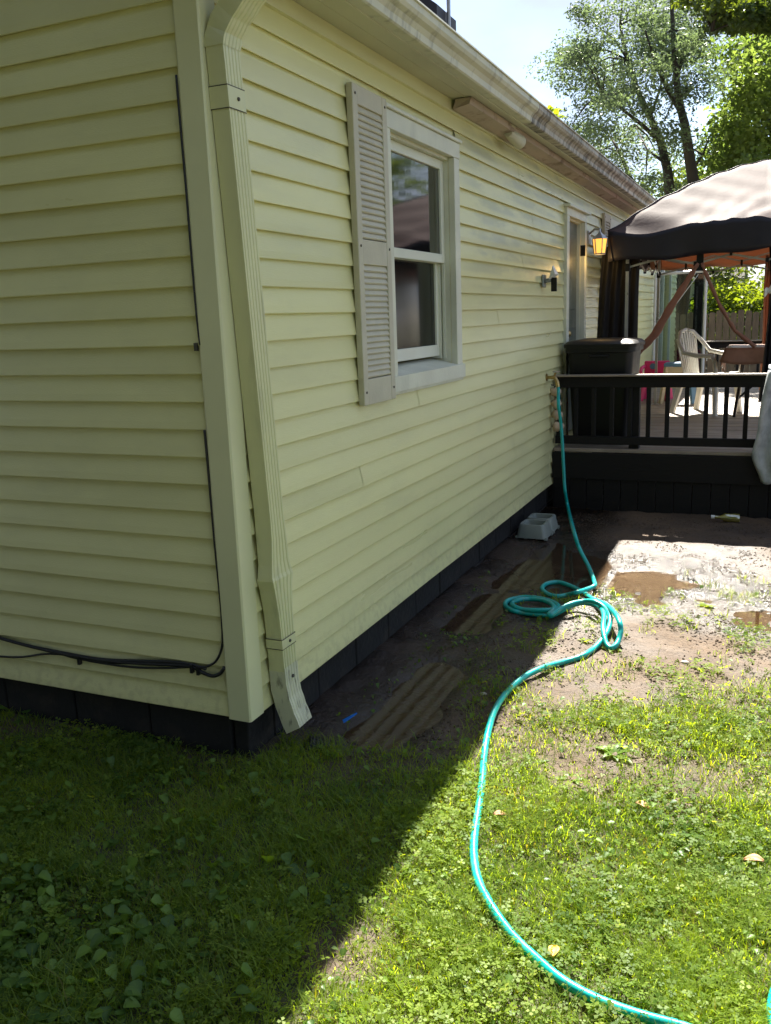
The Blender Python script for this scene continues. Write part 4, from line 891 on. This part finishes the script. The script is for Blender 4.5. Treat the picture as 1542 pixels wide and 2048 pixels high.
# ------------------------------------------------------------------ fixtures on the wall
ln = thing('wall_lantern', (.0, 6.5, 2.3), 'small lit amber lantern on the wall between door and canopy', 'lantern')
MB().box((.016, 6.44, 2.34), (.036, 6.56, 2.47), .006).build('back_plate', MT['metal'], ln)
lx, ly = .185, 6.22
MB().tube([(.03, 6.5, 2.44), (.10, 6.40, 2.475), (lx, ly, 2.455), (lx, ly, 2.40)], .010, 8).build('arm', MT['metal'], ln, True)
MB().lathe((lx, ly, 2.365), [(.075, 0), (.050, .03), (.022, .05), (.012, .065)], 6).build('cap', MT['metal'], ln)
MB().lathe((lx, ly, 2.235), [(.050, 0), (.068, .13)], 6).build('glass', MT['amber'], ln)
cg = MB()
for k in range(6):
    a = 2*math.pi*k/6; cg.bar((lx+.052*math.cos(a), ly+.052*math.sin(a), 2.232), (lx+.071*math.cos(a), ly+.071*math.sin(a), 2.368), .008)
cg.lathe((lx, ly, 2.222), [(.056, 0), (.056, .012)], 6); cg.build('cage', MT['metal'], ln)
pl_ = bpy.data.lights.new('lantern_bulb', 'POINT'); pl_.energy = .45; pl_.color = (1, .62, .22); pl_.shadow_soft_size = .04
plo = bpy.data.objects.new('lantern_bulb', pl_); COL.objects.link(plo); plo.parent = ln; plo.location = (lx, ly-6.5-.02, 2.17-2.3)

fl = thing('flood_light', (.1, 3.5, 2.86), 'small round grey floodlight tucked under the soffit', 'light')
MB().box((.06, 3.30, 2.885), (.14, 3.40, 2.9045), .004).build('base', MT['soffit'], fl)
MB().tube([(.10, 3.36, 2.886), (.105, 3.42, 2.868)], .016, 8).build('arm', MT['metal'], fl)
MB().tube([(.10, 3.35, 2.862), (.107, 3.41, 2.852), (.118, 3.52, 2.836), (.122, 3.56, 2.83)], [.028, .036, .042, .045], 14).build('lamp_head', MT['soffit'], fl, True)
MB().tube([(.1222, 3.561, 2.8298), (.1226, 3.565, 2.829)], [.038, .036], 14).build('lens', MT['glass'], fl)
sg = thing('solar_light', (.02, 4.62, 1.95), 'small solar wall light with a dark panel beside the door', 'light')
MB().box((.016, 4.60, 1.90), (.034, 4.70, 2.00), .006).build('mount', MT['feeder'], sg)
MB().tube([(.034, 4.65, 1.95), (.075, 4.67, 1.955)], .018, 10).build('arm', MT['feeder'], sg)
MB().add([(.075, 4.60, 1.96), (.075, 4.73, 1.96), (.125, 4.74, 2.0), (.125, 4.60, 2.0), (.085, 4.70, 2.07), (.09, 4.715, 2.07)], [(0, 1, 2, 3), (0, 3, 4), (1, 0, 4, 5), (2, 1, 5), (3, 2, 5, 4)]).build('hood', MT['chair'], sg)
MB().box((.082, 4.655, 1.865), (.128, 4.675, 1.975), .003).build('panel', MT['black'], sg)

# spigot
sp = thing('spigot', (.02, 4.79, 1.16), 'brass garden tap with a worn round handle low on the wall', 'tap')
spx, spy, spz = .02, 4.79, 1.165
MB().lathe((spx-.004, spy, spz), [(.032, 0), (.032, .006), (.014, .01), (.014, .055)], 12, 'x').build('flange', MT['brass'], sp)
MB().tube([(spx+.04, spy, spz), (spx+.065, spy, spz), (spx+.085, spy-.005, spz-.03), (spx+.09, spy-.008, spz-.055)], [.016, .018, .016, .017], 10).build('spout', MT['brass'], sp, True)
MB().tube([(spx+.06, spy, spz+.01), (spx+.075, spy, spz+.04)], .008, 8).build('stem', MT['brass'], sp)
MB().lathe((spx+.078, spy, spz+.04), [(.012, 0), (.030, .002), (.032, .009), (.024, .012), (.010, .01)], 10).build('handle', MT['metal'], sp)
# lumpy bundle
lb = thing('hanging_bundle', (.06, 4.93, .9), 'lumpy beige bundle hanging below the tap at the deck corner', 'bundle')
for k in range(4):
    z = 1.03 - k*.10; bm = bmesh.new(); bmesh.ops.create_icosphere(bm, subdivisions=2, radius=1)
    m = MB(); vs = []
    for v in bm.verts:
        d = v.co; w = 1 + .16*math.sin(d.x*5+k)+.12*math.sin(d.z*6+d.y*4+k*2); vs.append((.062+.004*k+d.x*.052*w, 4.95+d.y*.03*w, z+d.z*.045*w))
    m.add(vs, [[v.index for v in f.verts] for f in bm.faces]); bm.free(); m.build('lump', MT['stone'], lb, 'all')
MB().tube([(.02, 4.95, 1.09), (.05, 4.95, 1.08), (.065, 4.95, .70)], .006, 6).build('cord', MT['grime'], lb)

# ------------------------------------------------------------------ garden hose
def catmull(P, k=8):
    P = [np.array(p, float) for p in P]; P = [2*P[0]-P[1]] + P + [2*P[-1]-P[-2]]; out = []
    for i in range(1, len(P)-2):
        for j in range(k):
            t = j/k; a, b, c, d = P[i-1], P[i], P[i+1], P[i+2]
            out.append(.5*((2*b)+(-a+c)*t+(2*a-5*b+4*c-d)*t*t+(-a+3*b-3*c+d)*t**3))
    out.append(P[-2]); return out
HR = .0140
def gp(px, py, lift=0.0):
    p = at(px, py, 2, HR)
    for _ in range(3):
        z = float(ground_z(p[0], p[1])); z = max(z, WZ) + HR*.9 + lift; p = at(px, py, 2, z)
    return p
pth = [(spx+.09, spy-.008, spz-.05), (spx+.10, spy-.012, spz-.10)]
for (px, py), x in zip([(1117, 810), (1122, 850), (1125, 890), (1127, 930), (1130, 980), (1137, 1020)], (.135, .15, .165, .18, .20, .245)):
    pth.append(at(px, py, 0, x))
c6 = lambda x, y: (980+x*.1816, 1020+y*.1816)
pth += [at(1147, 1060, 2, .19), at(1158, 1095, 2, .10)]
seq = [(1080, 610, .03), (1125, 720, .015), (1148, 790, .02), (1155, 830, .03), (1110, 858, .03), (1030, 885, .035), (950, 908, .03), (850, 935, .01), (750, 950, 0), (650, 932, 0), (590, 892, 0), (575, 858, 0), (605, 822, 0), (670, 800, 0), (760, 796, 0), (850, 822, .0), (940, 860, .0), (1030, 910, 0), (1090, 955, .0), (1170, 1000, .02), (1280, 1045, .06), (1370, 1130, .09), (1425, 1230, .09), (1440, 1330, .06), (1420, 1420, .03), (1385, 1490, .01), (1330, 1520, .0), (1285, 1480, .01), (1258, 1390, .03), (1246, 1280, .05), (1255, 1160, .05), (1215, 1080, .045), (1120, 1035, .04), (1000, 1025, .035), (880, 1060, .02), (760, 1125, .01), (660, 1168, .0),
       (520, 1150, 0), (360, 1135, 0), (240, 1105, 0), (175, 1060, 0), (180, 1010, 0), (270, 975, .0), (420, 960, .0), (580, 980, .0), (700, 1020, .005), (750, 1060, .02), (690, 1098, .03), (520, 1105, .025), (370, 1098, .02), (270, 1065, .015), (245, 1030, .01), (320, 992, .01), (450, 982, .01), (600, 1000, .015), (690, 1045, .03), (700, 1095, .04), (650, 1150, .03), (680, 1150, .035), (770, 1090, .04), (890, 1035, .05), (1030, 1005, .06), (1150, 1010, .07), (1260, 1075, .06), (1318, 1160, .05), (1320, 1250, .04), (1285, 1350, .025), (1235, 1430, .01), (1150, 1520, 0), (1050, 1590, 0), (930, 1640, 0), (800, 1675, 0)]
pth += [gp(*c6(x, y), l) for x, y, l in seq]
for px, py in [(1090, 1334), (1050, 1353), (1015, 1383), (990, 1420), (976, 1465), (968, 1515), (964, 1565), (957, 1620), (949, 1670), (948, 1715), (956, 1760), (975, 1800), (1002, 1842), (1035, 1882), (1075, 1920), (1120, 1958), (1170, 1988), (1225, 2012), (1290, 2034), (1370, 2056), (1440, 2085), (1510, 2135), (1560, 2210)]:
    pth.append(gp(px, py, .012))
for px, py in [(1590, 2260), (1615, 2230), (1600, 2160), (1565, 2095), (1548, 2045), (1546, 2005), (1560, 1970), (1610, 1930), (1700, 1890)]: pth.append(gp(px, py, .012))
hs = thing('garden_hose', (spx+.09, spy, 0), 'teal garden hose running from the tap through loose coils across the lawn', 'hose')
MB().tube(catmull(pth, 7), HR, 12).build('tube', MT['hose'], hs, 'all')
MB().tube([pth[0]+np.array((-.002, 0, .012)) if hasattr(pth[0], 'shape') else np.array(pth[0])+np.array((-.002, 0, .012)), np.array(pth[0])+np.array((.006, -.002, -.03))], .0185, 12).build('coupling', MT['brass'], hs, True)

# ------------------------------------------------------------------ cables on the gable
def GB(px, py, off=-.008): return at(px, py, 1, off)
cb = thing('cable_bundle', (-.6, -.01, .6), 'bundle of black cables sagging along the lowest siding courses', 'cable')
p1 = [GB(*q) for q in ((-140, 1235), (-60, 1258), (0, 1276), (50, 1290), (105, 1303), (150, 1312), (220, 1322), (300, 1328), (360, 1330), (385, 1334), (405, 1345), (425, 1352), (440, 1347), (449, 1335))]
p2 = [GB(q[0], q[1]+6) for q in ((-140, 1295), (-60, 1302), (0, 1307), (45, 1308), (90, 1302), (130, 1304), (180, 1316), (260, 1328), (330, 1330), (380, 1328))]
p3 = [GB(*q) for q in ((100, 1300), (160, 1318), (240, 1326), (330, 1325), (380, 1328), (405, 1334), (425, 1328), (438, 1312), (445, 1285), (444, 1240), (440, 1190), (430, 1090), (421, 990), (412, 890), (409, 860))]
p4 = [GB(*q) for q in ((60, 1292), (140, 1308), (210, 1319), (290, 1322), (350, 1324), (390, 1331), (412, 1338))]
MB().tube(catmull(p1, 5), .0075, 8).build('cable', MT['blackcable'], cb, 'all'); MB().tube(catmull(p2, 5), .0045, 7).build('cable', MT['blackcable'], cb, 'all')
MB().tube(catmull(p3, 5), .0050, 7).build('cable', MT['blackcable'], cb, 'all'); MB().tube(catmull(p4, 5), .0060, 7).build('cable', MT['blackcable'], cb, 'all')
for px, py in ((160, 1318), (385, 1334), (398, 1338)): 
    c = GB(px, py); MB().box((c[0]-.006, c[1]-.012, c[2]-.022), (c[0]+.006, c[1]+.004, c[2]+.012)).build('cable_clip', MT['blackcable'], cb)
cc = thing('corner_cable', (-.085, -.012, 1.2), 'single black cable slipping out beside the house corner trim', 'cable')
MB().tube(catmull([GB(x+3.5, y, -.010) for x, y in ((349, 150), (353, 200), (360, 280), (368, 370), (377, 480), (386, 590), (393, 660), (397, 690))], 5), [.0035]*8+[.0055]*20+[.0035]*8 if False else .0042, 7).build('cable', MT['blackcable'], cc, 'all')
MB().box(tuple(GB(393, 695, -.004)-np.array((.006, .008, .012))), tuple(GB(393, 695, -.004)+np.array((.006, .004, .016)))).build('cable_clip', MT['grime'], cc)

# ------------------------------------------------------------------ drain, feeder, blue strip
dn = thing('drain_pipe', (.17, .33, 0), 'black corrugated drain pipe mouth below the downspout outlet', 'pipe')
pp = [np.array((.12, .235, -.004)), np.array((.145, .25, -.012)), np.array((.17, .27, -.024)), np.array((.21, .295, -.045)), np.array((.26, .33, -.08))]
dense = catmull(pp, 10); MB().tube(dense, [.050 + .005*math.sin(i*1.55) for i in range(len(dense))], 14).build('pipe', MT['pipe'], dn, 'all')
fd = thing('pet_feeder', (.13, 4.02, 0), 'grey plastic raised feeder with two square bowls against the wall', 'feeder')
FR = math.radians(2)
fz = float(ground_z(.13, 4.02))+.008
def frr(hx, hy, cy, r, z): return [(.135 + p[0], 4.02 + cy + p[1], fz + p[2]) for p in rrect(0, 0, hx, hy, r, z, 4)]
for cy in (-.115, .115):
    MB().add(*loft([frr(.118, .112, cy, .03, .0), frr(.100, .100, cy, .03, .095), frr(.094, .094, cy, .03, .105), frr(.078, .078, cy, .025, .104), frr(.068, .068, cy, .025, .035), frr(.01, .01, cy, .005, .033)], False)).build('bowl', MT['feeder'], fd, True)
for sx in (-1, 1):
    for k, y in enumerate((-.20, -.03, .03, .20)): MB().box((.135+sx*.112-.012, 4.02+y-.018, fz-.012), (.135+sx*.112+.012, 4.02+y+.018, fz+.012), .003).build('foot', MT['feeder'], fd)
b0 = at(686, 1444, 2, .02); b1 = at(714, 1427, 2, .05)
d_ = (b1-b0); sd2 = np.array((-d_[1], d_[0], 0)); sd2 = sd2/np.linalg.norm(sd2)*.014
bs = MB().add([b0-sd2, b0+sd2*.8, b1+sd2*.3, b1-sd2*.3, b0-sd2+(0, 0, .006), b0+sd2*.8+(0, 0, .006), b1+sd2*.3+(0, 0, .004), b1-sd2*.3+(0, 0, .004)], [(3, 2, 1, 0), (4, 5, 6, 7), (0, 1, 5, 4), (1, 2, 6, 5), (2, 3, 7, 6), (3, 0, 4, 7)])
tag(bs.build('plastic_strip', MT['blue'], None), 'bright blue pointed plastic strip in the shade by the drain', 'strip')

# ------------------------------------------------------------------ turf, clover, broad leaves
MT['blade'] = leaf_mat('grass_blade', (.055, .11, .022), (.23, .31, .04), (.17, .16, .05), trans=.58, gloss=.012, rough=.5, tt=(2.6, 2.3, .35))
MT['clover'] = leaf_mat('clover_leaf', (.05, .11, .022), (.22, .30, .04), (.25, .31, .06), trans=.55, gloss=.010, rough=.5, tt=(2.7, 2.2, .35))
MT['violet'] = leaf_mat('broad_weed_leaf', (.035, .085, .022), (.18, .29, .05), trans=.48, gloss=.014, rough=.4, tt=(2.4, 2.1, .4))
def hose_clear(x, y):
    Hp = np.array([p[:2] for p in HPTS]); ok = np.ones(len(x), bool)
    for s in range(0, len(x), 20000):
        d = np.min((x[s:s+20000, None]-Hp[None, :, 0])**2 + (y[s:s+20000, None]-Hp[None, :, 1])**2, 1); ok[s:s+20000] = d > (.0125)**2
    return ok
HPTS = [p for p in catmull(pth[10:], 3)]
def scatter(n, x0, x1, y0, y1, dens):
    x = x0+(x1-x0)*RNG.random(n); y = y0+(y1-y0)*RNG.random(n); p = dens(x, y)
    k = (RNG.random(n) < p) & ~((x < -.0) & (y > .03)) & ~((y > 5.0) & (y < 12.8) & (x < 4.2)); x = x[k]; y = y[k]
    # keep what the lens can roughly see
    d = np.stack([x, y, np.zeros_like(x)], 1)-CAM; zc = d@CW; u = d@CR/zc; v = d@CU/zc
    k = (zc > .2) & (np.abs(u) < .56) & (v > -.72); x = x[k]; y = y[k]
    k = hose_clear(x, y); x = x[k]; y = y[k]
    z = ground_z(x, y); k = z > WZ+.004; return x[k], y[k], z[k]
def tuft(x, y): return fbm(x*9+3, y*9+6, 2)
def dens_grass(x, y):
    g = 1-mudness(x, y); t = tuft(x, y); return np.clip(g*1.05, 0, 1)*np.clip(.35+1.3*(t-.25), .12, 1) + .05*(t > .62)*(g < .3)*(x > .45)
def dens_clover(x, y):
    g = 1-mudness(x, y); t = fbm(x*3.5+20, y*3.5+4, 3); return np.clip(g*1.1, 0, 1)*np.clip(4.0*(t-.40), .08, 1) + .45*sstep(.52, .66, fbm(x*4+5, y*4+2, 3))*(g < .6)*sstep(2.9, 2.1, y)*sstep(.5, .8, x)
# blades: 5-vertex bent strips as two quads
def blades(n, box, dens, hmin, hmax, w, name, label, mat_):
    x, y, z = scatter(n, *box, dens); m = len(x); a = RNG.random(m)*6.283; h = (hmin+(hmax-hmin)*RNG.random(m)**1.5)*(.55+1.1*np.clip(fbm(x*5+2, y*5+9, 3)*1.6-.3, 0, 1))
    lean = h*(.35+.9*RNG.random(m)); dx = np.cos(a); dy = np.sin(a); sx = -dy*w*(.6+.7*RNG.random(m)); sy = dx*w*(.6+.7*RNG.random(m))
    V = np.empty((m, 6, 3))
    for i, (t, ww) in enumerate(((0, 1), (.55, .8), (1, .12))):
        bx = x+dx*lean*t**1.8; by = y+dy*lean*t**1.8; bz = z-.004+h*t*(1-.18*t)
        V[:, 2*i] = np.stack([bx-sx*ww, by-sy*ww, bz], 1); V[:, 2*i+1] = np.stack([bx+sx*ww, by+sy*ww, bz], 1)
    b = np.arange(m)[:, None]*6; Fq = np.concatenate([b+np.array([0, 1, 3, 2]), b+np.array([2, 3, 5, 4])])
    rnd = np.clip(.55*RNG.random(m)+.75*(fbm(x*2.2+9, y*2.2+1, 3)-.22), 0, 1); rnd = np.where(RNG.random(m) < .03+.14*sstep(.52, .7, fbm(x*3.1+8, y*3.1+3, 3)), 1.0, np.minimum(rnd, .9))
    o = np_mesh(name, V.reshape(-1, 3), Fq, mat_, None, {'rnd': np.repeat(rnd, 6)}); tag(o, label, None, kind='stuff'); return m
n1 = blades(820000, (-1.9, 2.7, -1.75, 3.2), dens_grass, .016, .066, .0015, 'grass', 'short mown grass of the lawn beside the house', MT['blade'])
# clover: three leaflets on a stem
def clover(n, box, dens):
    x, y, z = scatter(n, *box, dens); m = len(x); h = .012+.035*RNG.random(m); s = .0035+.0085*RNG.random(m)**1.4; a0 = RNG.random(m)*6.283
    tx = RNG.normal(size=m)*.35; ty = RNG.normal(size=m)*.35; V = []; 
    for k in range(3):
        a = a0+k*2.094; dx = np.cos(a); dy = np.sin(a)
        def pt(r, sd):
            px = dx*r*s-dy*sd*s; py = dy*r*s+dx*sd*s; return np.stack([x+px, y+py, z+h+px*tx+py*ty+.15*abs(sd)*s], 1)
        V.append(np.stack([pt(.05, 0), pt(.95, -.62), pt(1.45, 0), pt(.95, .62)], 1))
    V = np.concatenate(V, 1).reshape(-1, 3); Fq = np.arange(m*12).reshape(-1, 4)
    rnd = np.clip(.5*RNG.random(m)+.8*(fbm(x*2.6+2, y*2.6+7, 3)-.22), 0, 1); rnd = np.where(RNG.random(m) < .03, 1.0, np.minimum(rnd, .9))
    o = np_mesh('clover', V, Fq, MT['clover'], None, {'rnd': np.repeat(rnd, 12)}); tag(o, 'small clover and creeping weeds growing through the lawn', None, kind='stuff'); return m
n2 = clover(150000, (-1.9, 2.7, -1.75, 3.4), dens_clover)
# broad heart-shaped leaves
def broad(n, box, dens, s0, s1, name, label):
    x, y, z = scatter(n, *box, dens); m = len(x); s = s0+(s1-s0)*RNG.random(m)**1.6; h = s*(.6+.9*RNG.random(m)); a = RNG.random(m)*6.283; tl = -.1+1.0*RNG.random(m); fo = .15+.45*RNG.random(m); cu = .25*RNG.random(m)
    out = [(0, 0), (.12, .34), (.42, .46), (.75, .30), (1.05, 0), (.75, -.30), (.42, -.46), (.12, -.34)]
    dx = np.cos(a); dy = np.sin(a); V = np.empty((m, 13, 3))
    def pt(u, v, zz=0):
        return np.stack([x+(dx*u*np.cos(tl)-dy*v)*s, y+(dy*u*np.cos(tl)+dx*v)*s, z+h+(-u*np.sin(tl)+fo*abs(v)-cu*u*u+.12*u*(1-u)+zz)*s], 1)
    for i, (u, v) in enumerate(out): V[:, i] = pt(u, v)
    V[:, 8] = pt(.5, 0, -.03)
    V[:, 9] = np.stack([x-dx*.3*s-.0008*dy, y-dy*.3*s+.0008*dx, z-.003], 1); V[:, 10] = np.stack([x-dx*.3*s+.0008*dy, y-dy*.3*s-.0008*dx, z-.003], 1)
    V[:, 11] = pt(.02, .03); V[:, 12] = pt(.02, -.03)
    b = np.arange(m)[:, None]*13; Fq = np.concatenate([b+np.array(q) for q in ([0, 8, 2, 1], [8, 4, 3, 2], [8, 6, 5, 4], [0, 7, 6, 8], [9, 10, 12, 11])])
    rnd = np.clip(RNG.random(m)*.7+.5*(fbm(x*3, y*3, 2)-.2), 0, .95)
    o = np_mesh(name, V.reshape(-1, 3), Fq, MT['violet'], None, {'rnd': np.clip((rnd[:, None]+np.array([.12, -.08, -.12, -.08, -.05, -.08, -.12, -.08, .16, 0, 0, .1, .1])[None]).ravel(), 0, 1)}, False); tag(o, label, None, kind='stuff')
broad(9000, (-1.9, .75, -1.75, .0), lambda x, y: np.clip(.10+1.5*sstep(-.2, -1.2, y)*sstep(.75, .0, x)*np.clip(fbm(x*3+1, y*3+5, 2)*1.9-.45, 0, 1), 0, 1), .016, .046, 'violet_leaves', 'broad heart-shaped weed leaves in the shaded foreground')
broad(34000, (.0, 2.7, -1.6, 3.0), lambda x, y: .42*np.clip(.35+1.5*(fbm(x*2.8+6, y*2.8+2, 3)-.3), .15, 1)*(1-mudness(x, y))+.035*sstep(.5, .65, tuft(x, y))*(x > .55), .009, .027, 'plantain_leaves', 'scattered round weed leaves in the sunlit lawn')
broad(6000, (.1, .75, .1, 2.8), lambda x, y: .35*np.clip(tuft(x, y)*2-.7, 0, 1), .010, .024, 'seedling_leaves', 'sparse seedlings on the damp soil along the wall')

# individual weeds
def weed(px, py, n, L0, W0, lab, lm=None, up=.5, seed=0, base=None, group=None):
    p = np.array(base) if base is not None else gp(px, py, -.02); rs = np.random.default_rng(seed); t = thing('weed', tuple(p), lab, 'weed', group)
    for k in range(n):
        a = 2*math.pi*k/n + rs.normal()*.35; L_ = L0*(.7+.6*rs.random()); W_ = W0*(.8+.4*rs.random()); el_ = up*(.6+.8*rs.random())
        def f(u, v, a=a, L_=L_, W_=W_, el_=el_):
            r = L_*v; w = W_*math.sin(math.pi*min(1, .08+.92*v)**.8)*(1-.15*math.sin(v*19)) ; zz = L_*(el_*v-.75*el_*v*v) ; s_ = (u-.5)*w
            return (p[0]+math.cos(a)*r-math.sin(a)*s_, p[1]+math.sin(a)*r+math.cos(a)*s_, p[2]+zz+abs(u-.5)*w*.35)
        m = MB().grid(f, 2, 8); o = m.build('leaf', lm or MT['violet'], t, 'all'); me = o.data
        aa = me.attributes.new('rnd', 'FLOAT', 'POINT'); aa.data.foreach_set('value', [float(.45+.5*rs.random())]*len(me.vertices))
    return t
weed(1228, 1512, 9, .085, .030, 'leafy plantain weed at the centre of the bare soil patch', seed=1, up=.6)
weed(1145, 1560, 5, .06, .024, 'small broad weed left of the plantain on the bare patch', seed=2)
weed(1062, 1532, 3, .10, .022, 'weed with one long pale leaf right of the hose', seed=3, up=.3)
weed(1226, 1302, 8, .055, .028, 'bright green weed beside the upright loop of hose', MT['clover'], .7, 4)
weed(1330, 1590, 6, .05, .026, 'low weed at the lower right rim of the bare patch', MT['clover'], .7, 5)
weed(1485, 1450, 6, .06, .026, 'broad weed in the mud near the right edge', MT['clover'], .5, 6)
weed(1410, 1215, 9, .05, .026, 'weed clump on the wet mud at the upper right', MT['clover'], .7, 7)
weed(1170, 1285, 6, .05, .020, 'grassy weed inside the bend of the hose', MT['clover'], .9, 8)
gwp = [(.26, .95, 3.0), (.27, 1.12, 3.0), (.27, 3.72, 3.0), (.27, 3.95, 3.0)]
for k, (b_, lab) in enumerate(zip(gwp, ('yellow-green sprout in the gutter nearest the top edge', 'small orange-tinged sprout in the gutter beside the chimney', 'yellow-green sprout further along the gutter before the trees', 'second sprout along the gutter nearer the canopy'))):
    weed(0, 0, 8, (.08, .06, .10, .09)[k], .04, lab, MT['leaf_bright'], 1.6, 20+k, b_, 'sprouts in the gutter')
# fallen leaves and pebbles
def flat_leaf(px, py, s, m, lab, seed):
    p = gp(px, py, .02); rs = np.random.default_rng(seed); a = rs.random()*6.28
    o = MB().grid(lambda u, v: (p[0]+math.cos(a)*s*(v-.5)-math.sin(a)*s*.6*(u-.5)*math.sin(math.pi*(.1+.85*v)), p[1]+math.sin(a)*s*(v-.5)+math.cos(a)*s*.6*(u-.5)*math.sin(math.pi*(.1+.85*v)), p[2]+.25*s*abs(u-.5)+.12*s*math.sin(v*4)), 4, 8).build('fallen_leaf', m, None, 'all', .0008)
    tag(o, lab, 'leaf')
flat_leaf(1507, 1722, .06, MT['dead'], 'curled brown leaf on the grass near the right edge', 1)
flat_leaf(1108, 1903, .05, MT['yellow'], 'yellow leaf lying against the hose in the lower lawn', 2)
flat_leaf(1000, 1630, .045, MT['dead'], 'small brown leaf just right of the hose bend', 3)
flat_leaf(1285, 1612, .05, MT['dead'], 'pale brown leaf at the foot of the bare patch', 4)
def pebble(px, py, s, lab, seed):
    p = gp(px, py, -.012); rs = np.random.default_rng(seed); bm = bmesh.new(); bmesh.ops.create_icosphere(bm, subdivisions=2, radius=1)
    vs = [(p[0]+v.co.x*s*(1+.2*math.sin(v.co.y*4+seed)), p[1]+v.co.y*s*.8*(1+.2*math.sin(v.co.x*5+seed)), p[2]+v.co.z*s*.5) for v in bm.verts]
    o = MB().add(vs, [[v.index for v in f.verts] for f in bm.faces]).build('pebble', MT['stone_pebble'], None, 'all'); bm.free(); tag(o, lab, 'stone')
pebble(967, 1388, .016, 'pale pebble in the shaded mud left of the hose', 1)
pebble(1370, 1325, .020, 'pale stone in the bare soil right of the hose coil', 2)
pebble(1052, 1077, .014, 'tiny pale stone in front of the pet feeder', 3)
# crumbs of soil
def crumbs(n):
    x, y, z = scatter(n, .15, 2.6, .1, 4.8, lambda x, y: mudness(x, y)*np.clip(2.2*(fbm(x*6, y*6, 2)-.38), 0, 1)); m = len(x); s = .0015+.0075*RNG.random(m)**3
    o8 = np.array([(1, 0, 0), (-1, 0, 0), (0, 1, 0), (0, -1, 0), (0, 0, 1), (0, 0, -1)], float)
    V = (o8[None]*(s[:, None, None])*(.6+.8*RNG.random((m, 6, 1)))+np.stack([x, y, z], 1)[:, None]).reshape(-1, 3)
    fo = np.array([(0, 2, 4), (2, 1, 4), (1, 3, 4), (3, 0, 4), (2, 0, 5), (1, 2, 5), (3, 1, 5), (0, 3, 5)]); Fq = (np.arange(m)[:, None, None]*6+fo[None]).reshape(-1, 3)
    o = np_mesh('soil_crumbs', V, Fq, MT['ground'], None, {'mud': np.ones(m*6), 'wet': np.repeat(RNG.random(m)*.2, 6)}); tag(o, 'loose crumbs of soil scattered over the mud', None, kind='stuff')
crumbs(70000)
print('blades', n1, 'clover', n2, 'tris', sum(len(p.vertices)-2 for o in bpy.data.objects if o.type == 'MESH' for p in o.data.polygons))
